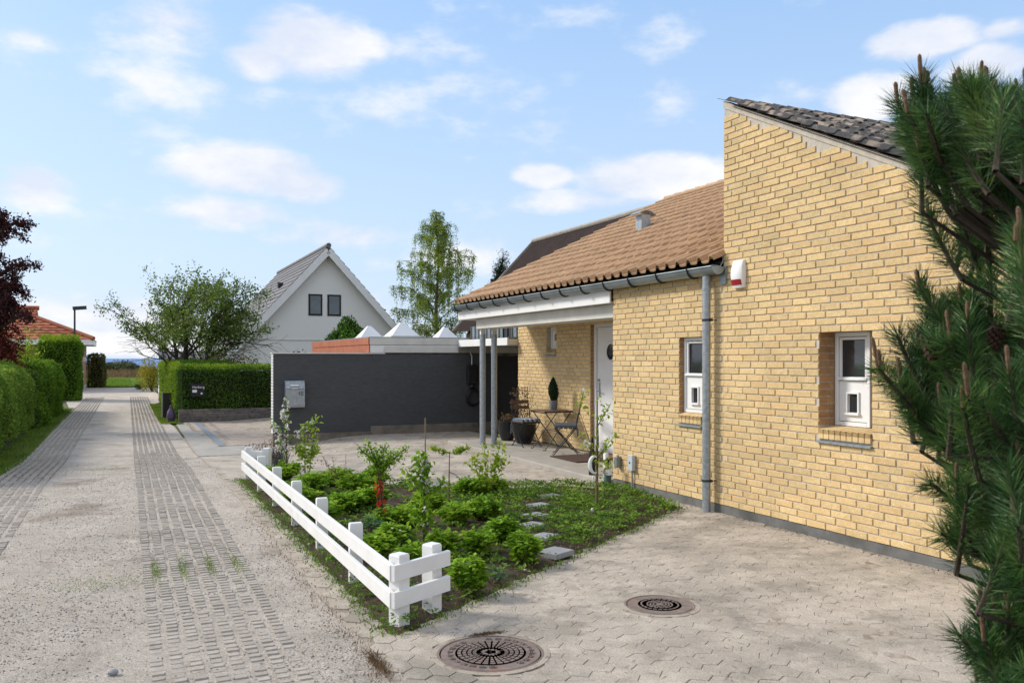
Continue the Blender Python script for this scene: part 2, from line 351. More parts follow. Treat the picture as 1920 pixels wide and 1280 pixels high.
M['lf_maple'] = leafmat('red_maple_leaves', [(0.05, 0.014, 0.014), (0.15, 0.034, 0.024), (0.27, 0.08, 0.045)], .3)
M['lf_conif'] = leafmat('conifer_leaves', [(0.03, 0.09, 0.01), (0.07, 0.17, 0.014), (0.14, 0.27, 0.025)], .15)
M['lf_dark'] = leafmat('dark_pine_leaves', [(.008, .022, .010), (.018, .045, .018), (.03, .07, .025)], .1)
M['needle'] = leafmat('pine_needles', [(0.012, 0.045, 0.014), (0.028, 0.095, 0.024), (0.075, 0.17, 0.035), (0.16, 0.24, 0.055)], .2, .38, 6, .5)
M['lf_grass'] = leafmat('grass_blades', [(0.08, 0.15, 0.015), (0.16, 0.27, 0.028), (0.25, 0.32, 0.06)], .3)
M['lf_dry'] = leafmat('dry_leaves', [(.10, .06, .03), (.20, .13, .07), (.28, .20, .11)], .2, clump=5)
M['lf_dune'] = leafmat('dune_shrub_leaves', [(.035, .06, .025), (.07, .10, .04), (.13, .14, .07)], .2, clump=.15)
M['twig'] = pm('fallen_needles', (.11, .075, .05), (.05, .035, .025), 30, .9)
M['lf_lav'] = leafmat('lavender_stems', [(.08, .09, .10), (.13, .15, .14)], .2)
M['lf_yellow'] = leafmat('yellow_leaves', [(.28, .28, .03), (.42, .34, .04), (.20, .26, .04)], .4, clump=6)

# ---------------------------------------------------------------- foliage
def unit(a): return a/np.maximum(np.linalg.norm(a, axis=1, keepdims=True), 1e-9)
def leafmesh(name, P, D, NN, L_, W_, mat, fold=.25):
    """one folded rhombic leaf per row of P; D = direction of the leaf, NN = rough normal"""
    P = np.asarray(P, float); n = len(P); D = unit(np.asarray(D, float)); S = unit(np.cross(D, NN)); N_ = np.cross(S, D)
    L_ = np.broadcast_to(np.asarray(L_, float), (n,))[:, None]; W_ = np.broadcast_to(np.asarray(W_, float), (n,))[:, None]
    V = np.empty((n, 4, 3)); V[:, 0] = P; V[:, 1] = P+D*L_*.42-S*W_*.5+N_*W_*fold; V[:, 2] = P+D*L_; V[:, 3] = P+D*L_*.42+S*W_*.5+N_*W_*fold
    b = np.arange(n)[:, None]*4; F = np.concatenate([b+[0, 3, 2], b+[0, 2, 1]], 0)
    return npmesh(name, V.reshape(-1, 3), F, mat)
def rdir(rng, n): return unit(rng.normal(size=(n, 3)))
def leaves(name, P, size, mat, parent=None, base=(0, 0, 0), rng=None, out=None, up=.3, aspect=.6, kind=None, fold=.25, label=None):
    """scatter one leaf at each point (house coordinates); out = outward directions"""
    P = np.asarray(P, float); n = len(P); rng = rng or np.random.default_rng(1)
    D = rdir(rng, n)+(0 if out is None else out*.30)+np.array([0, 0, up]); NN = rdir(rng, n)*.8+(np.array([0, 0, .9]) if out is None else out*.9+np.array([0, 0, .35]))
    L_ = size*rng.uniform(.65, 1.3, n); off = OFF[parent.name] if parent is not None else base
    if off is None: off = (0, 0, 0)
    me = leafmesh(name, P-np.array(off), D, NN, L_, L_*aspect, mat, fold); o = link(name, me, parent, base)
    return setp(o, kind=kind, label=label)
# ================================================================ SETTING
def ruled(name, Lp, Rp, z, mat, nu=6, dens=.5, kind='structure', parent=None, skirt=0):
    """sheet between two polylines in (t,s) that follows the ground height gz + z"""
    def res(p, n):
        p = np.array(p, float); d = np.r_[0, np.cumsum(np.linalg.norm(np.diff(p, axis=0), axis=1))]; x = np.linspace(0, d[-1], n)
        return np.c_[np.interp(x, d, p[:, 0]), np.interp(x, d, p[:, 1])]
    ln = max(np.linalg.norm(np.diff(np.array(Lp, float), axis=0), axis=1).sum(), np.linalg.norm(np.diff(np.array(Rp, float), axis=0), axis=1).sum())
    n = max(int(ln/dens)+1, 2); a, b = res(Lp, n), res(Rp, n); w = np.linspace(0, 1, nu+1)[None, :, None]
    g = a[:, None]*(1-w)+b[:, None]*w; g = g.reshape(-1, 2); V = np.c_[g, gz(g[:, 0], g[:, 1])+z]
    F = [(i*(nu+1)+j, i*(nu+1)+j+1, (i+1)*(nu+1)+j+1, (i+1)*(nu+1)+j) for i in range(n-1) for j in range(nu)]
    me = npmesh(name, V, F, mat); flipfix(me)
    if me.polygons[0].normal.z < 0: me.flip_normals()
    o = link(name, me, parent); return setp(o, kind=kind)
# ground: one sheet, fine near the lane, coarse far away
def axis(lo, hi, fine0, fine1, st): return np.unique(np.r_[np.linspace(lo, fine0, 8), np.arange(fine0, fine1, st), np.linspace(fine1, hi, 8)])
gx = axis(-420, 420, -14, 4, .7); gy = axis(-160, 122, -2, 20, .7)
GX, GY = np.meshgrid(gx, gy, indexing='ij'); V = np.c_[GX.ravel(), GY.ravel(), gz(GX.ravel(), GY.ravel())-.03]; ny = len(gy)
V[:, 2] -= .5*sm((V[:, 1]-112)/10)
F = [(i*ny+j, (i+1)*ny+j, (i+1)*ny+j+1, i*ny+j+1) for i in range(len(gx)-1) for j in range(ny-1)]
setp(link('ground', npmesh('ground', V, F, M['earth'])), kind='structure')
sea = MB(); sea.add([(-30000, 119, -2), (30000, 119, -2), (30000, 40000, -2), (-30000, 40000, -2)], [(0, 1, 2, 3)]); sea.build('sea', M['sea'], kind='structure')
bch = MB(); bch.add([(-420, 121.5, -.55), (420, 121.5, -.55), (420, 123, -2.3), (-420, 123, -2.3)], [(0, 1, 2, 3)]); bch.build('beach', M['concrete'], kind='structure')
ruled('field', [(-60, 51.8), (-60, 112)], [(30, 51.8), (30, 112)], 0.0, M['grasssheet'], 12, 4)
ruled('road', [(-7.9, -9), (-7.9, 6), (-7.5, 9), (-7.5, 26), (-8.0, 33), (-11, 40), (-11.5, 51.5)], [(-4.57, -9), (-4.57, 17), (-4.75, 20), (-4.8, 29), (-4.2, 32), (-4.2, 40), (-4.2, 51.5)], 0.0, M['gravel'], 12, .4)
ROAD = bpy.data.objects['road']; OFF['road'] = (0, 0, 0)
ruled('gravel_shoulder', [(-14, -9), (-14, 5.6), (-11, 6.4)], [(-7.9, -9), (-7.9, 5.6), (-7.6, 7.2)], -.004, M['gravel'], 6, .5)
ruled('grass_verge', [(-7.95, 6.6), (-7.9, 12), (-7.95, 27.5)], [(-7.48, 6.9), (-7.42, 12), (-7.5, 27)], .012, M['vergesheet'], 4, .5)
ruled('grass_verge', [(-4.86, 18.4), (-4.92, 22), (-4.82, 29)], [(-4.2, 17.7), (-4.2, 22), (-4.2, 29)], .012, M['vergesheet'], 4, .5)
# driveway: bedding of sandy joints, the stones stand 6 mm proud of it
DRV = thing('driveway', None, None, (0, 0, 0)); DRV['kind'] = 'structure'
BED = [(-4.38, -2.62), (-.30, .27), (-.16, 1.6), (-.55, 2.28), (-1.6, 2.5), (-4.0, 4.5), (-4.38, 4.72)]
o = ruled('joint_bed', [(-4.585, -8), (-4.585, 13.5)], [(1.36, -8), (1.36, 13.5)], .0074, M['joint'], 110, .055, None, DRV)
co = np.empty(len(o.data.vertices)*3, dtype=np.float32); o.data.vertices.foreach_get('co', co); co = co.reshape(-1, 3); x_, y_ = co[:, 0], co[:, 1]   # sand swept over the stones in places
co[:, 2] += .0013*np.sin(x_*9+2*np.sin(y_*3.1))*np.sin(y_*7+1.5*np.sin(x_*4.3))+.0011*np.sin(x_*2.3+y_*1.7)-.0035*(x_ < -4.15)-.0012*(y_ < -2.5)*(x_ < -2.5)+np.random.default_rng(2).normal(0, .0007, len(x_)); o.data.vertices.foreach_set('co', co.ravel())
def inpoly(x, y, P):
    c = False; n = len(P)
    for i in range(n):
        (x1, y1), (x2, y2) = P[i], P[(i+1) % n]
        if (y1 > y) != (y2 > y) and x < (x2-x1)*(y-y1)/(y2-y1)+x1: c = not c
    return c
MH = [(*toL(-.12, 4.785), .30), (*toL(.99, 5.72), .235)]     # manhole centres and radii
rg = random.Random(5)
def hexpavers():
    wx, wy = .132, .204; st = []
    def jit(i, j):
        r = random.Random(i*7919+j*104729); return (r.uniform(-.011, .011), r.uniform(-.013, .013))
    vk = {}
    def vert(x, y):
        k = (round(x*400), round(y*400)); k = (round(x/.033), round(y/.034))
        if k not in vk: vk[k] = jit(*k)
        return (x+vk[k][0], y+vk[k][1])
    for j in range(-42, 72):
        for i in range(-37, 12):
            cx = i*wx+(wx/2 if j % 2 else 0); cy = j*wy*.75
            if cx < -4.56+.03 or cx > 1.36 or cy > 10.55 or cy > 8.9 and cx < -3.05 or cy < -6.5: continue
            if cx > -.02 and cy < 2.2: continue
            if cx > -.14 and cy > 2.0: continue
            if inpoly(cx, cy, BED): continue
            hx = [(0, .5), (.5, .25), (.5, -.25), (0, -.5), (-.5, -.25), (-.5, .25)]
            st.append((cx, cy, [vert(cx+a*wx, cy+b*wy) for a, b in hx]))
    return st
stones = hexpavers()
def stone_geo(cx, cy, pts, rr):
    n = len(pts); z0 = gzf(cx, cy)+.007; h = .0030+rr.uniform(-.0012, .0012); tx, ty = rr.uniform(-.006, .006), rr.uniform(-.006, .006); g = rr.choice((.0012, .0018, .0025, .004))
    pts = [p for p in pts]
    for (mx, my, mr_) in MH:                      # stones cut round the manholes
        if math.hypot(cx-mx, cy-my) < mr_+.02: return None
        q = []
        for (x, y) in pts:
            d = math.hypot(x-mx, y-my)
            if d < mr_+.012: k = (mr_+.012)/d; x, y = mx+(x-mx)*k, my+(y-my)*k
            q.append((x, y))
        pts = q
    v = []; 
    for ins, z in ((0, -.004), (0, h-.0018), (.003, h)):
        for (x, y) in pts:
            dx, dy = cx-x, cy-y; d = math.hypot(dx, dy)+1e-6; k = (g+ins)/d; X, Y = x+dx*k, y+dy*k
            v.append((X, Y, z0+z+(X-cx)*tx+(Y-cy)*ty))
    f = [tuple(range(2*n, 3*n))]+[(i+l*n, (i+1) % n+l*n, (i+1) % n+(l+1)*n, i+(l+1)*n) for l in range(2) for i in range(n)]
    return v, f
camt, cams = toL(0, 0)
def vis(t, s, z, m=.02):
    w = toW(t, s, z); 
    if w.y < .3: return False
    x = w.x/w.y*1600+960; y = 672-(w.z-CAM_H)/w.y*1600; return -40 < x < 1960 and -40 < y < 1320
def dist(t, s, z=0): w = toW(t, s, z); return math.sqrt(w.x**2+w.y**2+(w.z-CAM_H)**2)
stones = [(dist(a, b) if vis(a, b, 0) else 99+dist(a, b), a, b, p) for a, b, p in stones]; stones.sort(key=lambda q: q[0])
rest = MB(); k = 0
for (d, a, b, p) in stones:
    g = stone_geo(a, b, p, rg)
    if g is None: continue
    v, f = g
    if k < 300:
        mb = MB(); mb.add([(x-a, y-b, z) for x, y, z in v], f); me = mb.mesh('paving_stone', M['paver']); flipfix(me)
        o = bpy.data.objects.new('paving_stone', me); COL.objects.link(o); o.parent = DRV; o.location = (a, b, 0)
    else: rest.add(v, f)
    k += 1
o = rest.build('paving_stones', M['paver'], DRV, kind='stuff'); flipfix(o.data)
# concrete apron in front of the garden wall, clay paving left of it, carport floor
ruled('concrete_apron', [(-4.58, 8.95), (-4.50, 17.6)], [(-3.05, 8.95), (-3.05, 17.6)], .0185, M['concrete'], 4, .4)
CL = thing('clay_paving', None, None, (0, 0, 0)); CL['kind'] = 'structure'
ruled('joint_bed', [(-4.05, 10.95), (-4.3, 18.4)], [(2, 10.95), (2, 18.4)], .022, M['joint'], 6, .5, None, CL)
mb = MB(); j = 0
for sx in np.arange(10.98, 18.3, .115):
    j += 1
    for tx in np.arange(-4.25 if sx > 15 else -4.0, -1.0, .23):
        a = tx+(.115 if j % 2 else 0); z = gzf(a, sx)+.022
        if abs((a+.1)-(-3.95+.035*(sx-11))) < .12: continue
        mb.box(a, sx, z-.01, a+.224, sx+.109, z+.006+rg.uniform(-.001, .002))
mb.build('clay_pavers', M['clay'], CL, kind='stuff')
mb = MB(); mb.box(-4.03, 10.97, gzf(-4, 11)+.01, -3.89, 18.25, gzf(-4, 11)+.034); mb.build('drain_strip', M['strapgrey'], CL)
# grid pavers of the two wheel tracks; slabs of 0.4 x 0.6 m with four ribbed bars, partly buried in gravel
def gridslab(seed):
    r = random.Random(seed); b = MB(); 
    for k in range(4):
        x0 = k*.1+.018; x1 = x0+.060
        b.add([(x0-.006, 0, .003), (x1+.006, 0, .003), (x1+.006, .596, .003), (x0-.006, .596, .003)], [(0, 1, 2, 3)], 1)
        for q in range(8):
            y0 = q*.0745+.010; y1 = y0+.050; h = .0125+r.uniform(-.004, .003)
            if r.random() < .05: continue
            v = [(x0, y0, 0), (x1, y0, 0), (x1, y1, 0), (x0, y1, 0), (x0, y0+.006, h), (x1, y0+.006, h), (x1, y1-.006, h), (x0, y1-.006, h)]
            jx = r.uniform(-.003, .003); v = [(x+jx, y, z) for x, y, z in v]
            b.add(v, [(4, 5, 6, 7), (0, 1, 5, 4), (1, 2, 6, 5), (2, 3, 7, 6), (3, 0, 4, 7)], 0)
    return b.mesh('grid_paver', [M['gridpaver'], M['gridsoil_shade']])
slabs = [gridslab(i) for i in range(6)]
cnt = 0; far_b = MB()
for row in range(-8, 62):
    s = row*.6-.35
    for t0 in (-5.70, -5.30, -7.56, -7.16):
        if t0 < -7 and s < -1.9: pass
        z = gzf(t0, s)+rg.uniform(-.0075, -.0015)
        if not vis(t0+.2, s+.3, 0): continue
        if rg.random() < .06 and s > 3: z -= .006
        o = bpy.data.objects.new('grid_paver', slabs[rg.randrange(6)]); COL.objects.link(o); o.parent = ROAD
        o.location = (t0+rg.uniform(-.003, .003)+.0045*s, s, z); o.rotation_euler = (rg.uniform(-.003, .003), 0, rg.uniform(-.004, .004)); cnt += 1
# pebbles strewn over the near gravel and chippings
rng = np.random.default_rng(3)
def pebbles(n, tl, th, sl, shh, s0, s1, name, avoid=True):
    t = rng.uniform(tl, th, n*3); s = sl+(shh-sl)*rng.random(n*3)**1.8
    nz = np.sin(t*2.1+1.3*np.sin(s*1.7))*np.sin(s*1.3+t*.9)+rng.normal(size=n*3)*.7; k = nz > -.1; t, s = t[k][:n], s[k][:n]; n = len(t)
    r = s0+(s1-s0)*rng.random(n)**3.5; base_ = np.array([(1, 0, 0), (0, 1, 0), (-1, 0, 0), (0, -1, 0), (0, 0, .7), (0, 0, -.5)], float)
    q = base_[None]*rng.uniform(.6, 1.25, (n, 6, 1)); a = rng.uniform(0, 6.28, n); c, sn = np.cos(a), np.sin(a)
    V = np.empty((n, 6, 3)); V[:, :, 0] = q[:, :, 0]*c[:, None]-q[:, :, 1]*sn[:, None]; V[:, :, 1] = q[:, :, 0]*sn[:, None]+q[:, :, 1]*c[:, None]; V[:, :, 2] = q[:, :, 2]
    V *= r[:, None, None]; V[:, :, 0] += t[:, None]; V[:, :, 1] += s[:, None]; V[:, :, 2] += gz(t, s)[:, None]+.002
    f = np.array([(0, 1, 4), (1, 2, 4), (2, 3, 4), (3, 0, 4), (1, 0, 5), (2, 1, 5), (3, 2, 5), (0, 3, 5)]); F = (np.arange(n)[:, None, None]*6+f[None]).reshape(-1, 3)
    return setp(link(name, npmesh(name, V.reshape(-1, 3), F, M['pebble'])), kind='stuff')
pebbles(60000, -8.4, -4.45, -4.5, 9, .0022, .0095, 'gravel_stones')
pebbles(1600, -4.5, -.05, -5, 3, .0012, .004, 'grit')
def one_stone(px, py, r, label):
    t, s = G(px, py); b = MB(); b.sphere((t, s, r*.55), (r, r*.8, r*.65), 9); b.build('stone', M['slate'], base=(t, s, 0), smooth=True, label=label, cat="stone")
one_stone(212, 1265, .028, 'fist sized grey stone lying loose on the gravel lane')

# ================================================================ HOUSE
HS = thing('brick_house', 'yellow brick house with tan pantiles, grey gutter and white front door', 'house', (0, 0, 0))
HP, BR = .0, .0667
def ztop(s): return 4.40+.484*(s+.16)
EAVE_S = -4.35
def body(name, y0, y1, z0, z1, holes, x0, x1, mat, parent, top=None):
    b = MB(); ys = sorted({y0, y1, *[h[0] for h in holes], *[h[1] for h in holes]})
    for ya, yb in zip(ys, ys[1:]):
        hz_ = sorted([(h[2], h[3]) for h in holes if h[0] < (ya+yb)/2 < h[1]]); z = z0
        for a, c in hz_+[(None, None)]:
            e = z1 if a is None else a
            if a is None and top:
                b.prism([(x0, ya, z), (x0, yb, z), (x0, yb, top(yb)), (x0, ya, top(ya))], (x1-x0, 0, 0))
            elif e-z > 1e-4: b.box(x0, ya, z, x1, yb, e)
            z = c
    o = b.build(name, mat, parent); flipfix(o.data); return o
def bricks(parent_wall, y0, y1, z0, z1, holes, x, top=None, quoins=()):
    out_ = []; nrow = int((z1-z0)/BR+.5)
    for r in range(nrow):
        za = z0+r*BR; zb = za+.0555; zm = (za+zb)/2
        segs = [(y0, y1)]
        for h in holes:
            if h[2]-.02 < zm < h[3]+.0: 
                ns = []
                for a, c in segs:
                    if h[0] > a+.001: ns.append((a, min(c, h[0])))
                    if h[1] < c-.001: ns.append((max(a, h[1]), c))
                segs = [q for q in ns if q[1] > q[0]]
        off = (0, .5, .25, .75, .5, .0, .75, .25)[r % 8]*.24
        for a, c in segs:
            g = y1-off; js = [c]
            k = math.ceil((g-c)/.24); y = g-k*.24
            while y > c-.001: y -= .24
            while y > a+.03:
                if y < c-.045: js.append(y)
                y -= .24
            js.append(a)
            for q in range(len(js)-1):
                hi, lo = js[q], js[q+1]
                hi_ = hi-(.012 if q > 0 else 0); lo_ = lo+(0 if q < len(js)-2 else 0)
                if hi_-lo_ < .03: continue
                if top and zb > top(lo_)-.035: continue
                out_.append((lo_, hi_, za, zb, x))
    return out_
W1 = (-2.136, -1.517, 1.037, 1.904); W2 = (.215, .648, 1.037, 1.904); SB = .92
w3 = (6.28, 6.68, 1.83, 2.24); DO = (4.00, 5.04, .08, 2.26)
holes0 = [(W1[0], W1[1], SB, W1[3]), (W2[0], W2[1], SB, W2[3])]
TG = body('gable_wall', EAVE_S, -.16, .1, 0, [(W1[0], W1[1], SB, W1[3])], .0045, .30, M['mortar'], HS, top=lambda s: ztop(s)-.01)
LW = body('front_wall', -.16, 2.10, .1, 2.62, [(W2[0], W2[1], SB, W2[3])], .0045, .30, M['mortar'], HS)
PW = body('porch_wall', 2.10, 7.92, .1, 2.50, [(w3[0], w3[1], w3[2]-.10, w3[3]), (DO[0], DO[1], .0, DO[3])], 1.346, 1.64, M['mortar'], HS)
b = MB(); b.box(.3, 1.82, 0, 1.346, 2.094, 2.5); b.build('return_wall', M['brick_shaded'], HS)
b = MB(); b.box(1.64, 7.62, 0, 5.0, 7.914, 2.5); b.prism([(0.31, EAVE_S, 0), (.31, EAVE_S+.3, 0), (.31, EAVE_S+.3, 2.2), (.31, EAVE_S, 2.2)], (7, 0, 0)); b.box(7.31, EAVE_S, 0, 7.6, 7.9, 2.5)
b.prism([(.31, -.46, 0), (.31, -.165, 0), (.31, -.165, ztop(-.16)-.01), (.31, -.46, ztop(-.46)-.01)], (7, 0, 0)); o = b.build('rear_wall', M['brick_shaded'], HS); flipfix(o.data)
bl = bricks(TG, EAVE_S, -.16, .1, 4.5, [holes0[0]], 0, top=ztop)+bricks(LW, -.16, 2.10, .1, 2.60, [holes0[1]], 0)
owner = [TG if q[1] <= -.159 else LW for q in bl]
b3 = bricks(PW, 2.10, 7.92, .1, 2.42, [(w3[0], w3[1], w3[2]-.10, w3[3]), (DO[0], DO[1], 0, DO[3])], 1.34)
bl += b3; owner += [PW]*len(b3)
def brick_unit(seed):
    r = random.Random(seed); j = lambda a: r.uniform(-a, a); v = []
    for x, iy, iz in ((.03, 0, 0), (0, 0, 0), (-.005, .012, .05)):
        for (y, z) in ((0, 0), (1, 0), (1, 1), (0, 1)):
            v.append((x+(j(.0012) if x < .01 else 0), (y+(iy if y == 0 else -iy))+j(.006), (z+(iz if z == 0 else -iz))+j(.035)))
    f = [(8, 9, 10, 11)]+[(i+l*4, (i+1) % 4+l*4, (i+1) % 4+(l+1)*4, i+(l+1)*4) for l in range(2) for i in range(4)]
    return v, [q[::-1] for q in f]
BU = [brick_unit(i) for i in range(10)]; BM = []
for v, f in BU: mb = MB(); mb.add(v, f); me = mb.mesh('brick', M['brick']); flipfix(me); BM.append(me)
order = sorted(range(len(bl)), key=lambda i: (0 if bl[i][1] > -3.05 and vis(bl[i][4], bl[i][0], bl[i][2]) else 50)+dist(bl[i][4], bl[i][0], bl[i][2]))
near = set(order[:300]); jr = {}
for i, (lo, hi, za, zb, x) in enumerate(bl):
    u = rg.randrange(10); dx = rg.uniform(-.0025, .0015)
    if i in near:
        o = bpy.data.objects.new('brick', BM[u]); COL.objects.link(o); o.parent = owner[i]; o.location = (x+dx, lo, za); o.scale = (1, hi-lo, zb-za)
    else:
        v, f = BU[u]; jr.setdefault(owner[i].name, MB()).add([(x+dx+a, lo+c*(hi-lo), za+d*(zb-za)) for a, c, d in v], f)
for k, mb in jr.items():
    o = mb.build('bricks', M['brick'], bpy.data.objects[k], kind='stuff'); flipfix(o.data)
# corner bricks of the set-back wall and mortar wedge under the verge
b = MB(); b.prism([(-.012, EAVE_S, ztop(EAVE_S)-.075), (-.012, -.16, ztop(-.16)-.075), (-.012, -.16, ztop(-.16)+.0), (-.012, EAVE_S, ztop(EAVE_S)+.0)], (.1, 0, 0))
o = b.build('verge_mortar', M['mortar'], HS); flipfix(o.data)
b = MB(); b.box(-.004, EAVE_S, -.05, .28, 2.10, .095); b.box(1.335, 2.1, -.05, 1.6, 7.92, .1); b.build('plinth', M['plinth'], HS)
# sills of bricks on edge, reveals
def sill(Wd, x, depth, n, parent, z0=SB, name='sill'):
    y0, y1 = Wd[0]+.004, Wd[1]-.004; st = (y1-y0)/n; zt = Wd[2]
    for i in range(n):
        a = y0+i*st; b = MB(); zb = z0+.012
        b.prism([(x-.022, a, zb), (x-.022, a+st-.010, zb), (x-.022, a+st-.010, zt-.022), (x-.022, a, zt-.022)], (.03, 0, 0))
        b.prism([(x-.022, a, zt-.022), (x-.022, a+st-.010, zt-.022), (x+depth, a+st-.010, zt+.006), (x+depth, a, zt+.006)], (0, 0, -.04))
        o = b.build('brick', M['brick'], parent); flipfix(o.data)
    b = MB(); b.box(x-.004, y0, z0, x+depth, y1, zt-.03); b.build('sill_bed', M['mortar'], parent)
    b = MB(); b.prism([(x-.035, Wd[0]-.006, z0-.028), (x+.02, Wd[0]-.006, z0-.006), (x+.02, Wd[0]-.006, z0+.003), (x-.035, Wd[0]-.006, z0-.016)], (0, Wd[1]-Wd[0]+.012, 0))
    o = b.build('flashing', M['galv'], parent); flipfix(o.data)
def reveals(Wd, x, depth, zlo):
    b = MB(); n = int((Wd[3]-zlo)/BR)
    for side, yy, sg in ((0, Wd[1], 1), (1, Wd[0], -1)):
        for i in range(n+1):
            z = zlo+i*BR; ze = min(z+.0555, Wd[3])
            if ze-z < .01: continue
            b.box(x+.004, min(yy, yy-sg*.006), z, x+min(.112, depth), max(yy, yy-sg*.006), ze)
            if depth > .13: b.box(x+.122, min(yy, yy-sg*.006), z, x+depth, max(yy, yy-sg*.006), ze)
    b.build('reveal_bricks', M['brick_shaded'], HS, kind='stuff')
sill(W1, 0, .185, 9, HS); sill(W2, 0, .055, 6, HS); sill((w3[0], w3[1], w3[2]), 1.34, .08, 6, HS, z0=w3[2]-.095)
reveals(W1, 0, .185, 1.05); reveals(W2, 0, .055, 1.05)
b = MB()
for i in range(32):
    z = .1+i*BR
    if z+.05 < DO[3]: b.box(1.345, DO[1]-.006, z, 1.40, DO[1]+.002, z+.0555)
b.build('door_reveal_bricks', M['brick_shaded'], HS, kind='stuff')
# windows
def window(Wd, x, mid, small, name='window'):
    y0, y1, z0, z1 = Wd[0]+.012, Wd[1]-.012, Wd[2]+.008, Wd[3]-.004
    b = MB(); fw = .038
    b.bbox(x, y0, z0, x+.07, y0+fw, z1); b.bbox(x, y1-fw, z0, x+.07, y1, z1); b.bbox(x+.001, y0+fw, z1-fw, x+.07, y1-fw, z1, .003); b.bbox(x+.001, y0+fw, z0, x+.07, y1-fw, z0+fw, .003)
    f = b.build('window', M['white'], HS)
    a0, a1 = y0+fw+.006, y1-fw-.006
    def sash(za, zb, w, nm='sash'):
        b = MB(); b.bbox(x+.012, a0, za, x+.06, a0+w, zb, .003); b.bbox(x+.012, a1-w, za, x+.06, a1, zb, .003); b.bbox(x+.013, a0+w, zb-w, x+.06, a1-w, zb, .003); b.bbox(x+.013, a0+w, za, x+.06, a1-w, za+w, .003)
        b.build(nm, M['white'], f); return (a0+w, a1-w, za+w, zb-w)
    def pane(r, dx=.035):
        b = MB(); b.box(x+dx, r[0]-.004, r[2]-.004, x+dx+.006, r[1]+.004, r[3]+.004); b.build('pane', M['glass'], f)
        b = MB()
        for q in ((r[0], r[0]+.006, r[2], r[3]), (r[1]-.006, r[1], r[2], r[3]), (r[0], r[1], r[2], r[2]+.006), (r[0], r[1], r[3]-.006, r[3])): b.box(x+dx-.006, q[0], q[2], x+dx-.001, q[1], q[3])
        b.build('gasket', M['rubber'], f)
    if mid:
        r = sash(mid, z1-fw-.006, .025); pane(r)
        b = MB(); b.prism([(x-.012, a0-.01, mid-.004), (x-.012, a0-.01, mid+.012), (x+.012, a0-.01, mid+.026), (x+.012, a0-.01, mid-.004)], (0, a1-a0+.02, 0)); o = b.build('drip_rail', M['white'], f); flipfix(o.data)
        lz0, lz1 = z0+fw+.006, mid-.012
    else: lz0, lz1 = z0+fw+.006, z1-fw-.006
    ym, zm, hw, hh = small; b = MB(); lo, hi, zb_, zt_ = ym-hw, ym+hw, zm-hh, zm+hh
    b.box(x+.014, a0, lz0, x+.05, lo, lz1); b.box(x+.014, hi, lz0, x+.05, a1, lz1); b.box(x+.014, lo, lz0, x+.05, hi, zb_); b.box(x+.014, lo, zt_, x+.05, hi, lz1)
    b.build('panel', M['white'], f)
    b = MB(); e = .016
    b.box(x-.002, lo-e, zb_, x+.012, lo, zt_+e); b.box(x-.002, hi, zb_, x+.012, hi+e, zt_+e); b.box(x-.002, lo, zt_, x+.012, hi, zt_+e); b.box(x-.014, lo-e-.006, zb_-.022, x+.013, hi+e+.006, zb_-.001)
    b.build('bead', M['white'], f); b = MB(); b.box(x+.03, lo-.002, zb_-.002, x+.036, hi+.002, zt_+.002); b.build('pane', M['glass'], f)
    b = MB(); b.box(x+.072, y0, z0, x+.09, y1, z1); b.build('gasket', M['rubber'], f)
    return f
WA = window((-1.950, W1[1], W1[2], W1[3]), .185, 1.468, (-1.738, 1.255, .058, .085)); WB = window(W2, .055, 1.468, (.432, 1.245, .055, .085))
b = MB(); b.box(.235, W1[0], W1[2]-.03, .26, -1.951, W1[3]); b.build('dark_gap_filler', M['rubber'], HS)  # added dark board, stands for the shadowed gap beside the frame
window(w3, 1.42, None, (6.46, 2.05, .045, .065))
# door
b = MB(); x = 1.40; b.bbox(x, DO[1]-.075, .08, x+.11, DO[1]-.004, DO[3]-.004); b.bbox(x, DO[0]+.004, .08, x+.11, DO[0]+.075, DO[3]-.004); b.box(x+.002, DO[0]+.075, DO[3]-.075, x+.11, DO[1]-.075, DO[3]-.004); b.build('door_frame', M['white'], HS)
b = MB(); d0, d1, dz1 = DO[0]+.082, DO[1]-.082, DO[3]-.082; cy, cz, rr_ = 4.51, 1.77, .135; n = 28
ring = [(x+.03, cy+rr_*math.cos(2*math.pi*k/n), cz+rr_*math.sin(2*math.pi*k/n)) for k in range(n)]
def toedge(k):
    a = 2*math.pi*k/n; c, s_ = math.cos(a), math.sin(a); ky = (d1-cy if c > 0 else cy-d0)/max(abs(c), 1e-6); kz = (dz1-cz if s_ > 0 else cz-.1)/max(abs(s_), 1e-6); q = min(ky, kz); return (x+.03, cy+c*q, cz+s_*q)
edge = [toedge(k) for k in range(n)]; b.add(ring+edge, [(k, (k+1) % n, n+(k+1) % n, n+k) for k in range(n)])
for (ya, za, yb, zb) in ((d0, .1, d0, dz1), (d1, .1, d1, dz1)): b.box(x+.031, min(ya, yb)-.001, .1, x+.075, max(ya, yb)+.001, dz1)
for (ya, yb, za, zb) in ((d0, d0+.12, dz1-.12, dz1), (d1-.12, d1, dz1-.12, dz1), (d0, d0+.12, .1, .2), (d1-.12, d1, .1, .2)): b.box(x+.0302, ya, za, x+.07, yb, zb)
door = b.build('front_door', M['white'], HS); flipfix(door.data)
b = MB(); b.lathe([(rr_-.004, .012), (rr_+.026, .0), (rr_+.028, .03), (rr_-.002, .034)], (x+.004, cy, cz), 28, axis='x', cap=False); b.build('window_ring', M['white'], door, smooth=True)
b = MB(); b.lathe([(.001, .0), (rr_+.004, .0), (rr_+.004, .008), (.001, .008)], (x+.032, cy, cz), 28, axis='x'); b.build('pane', M['glass'], door)
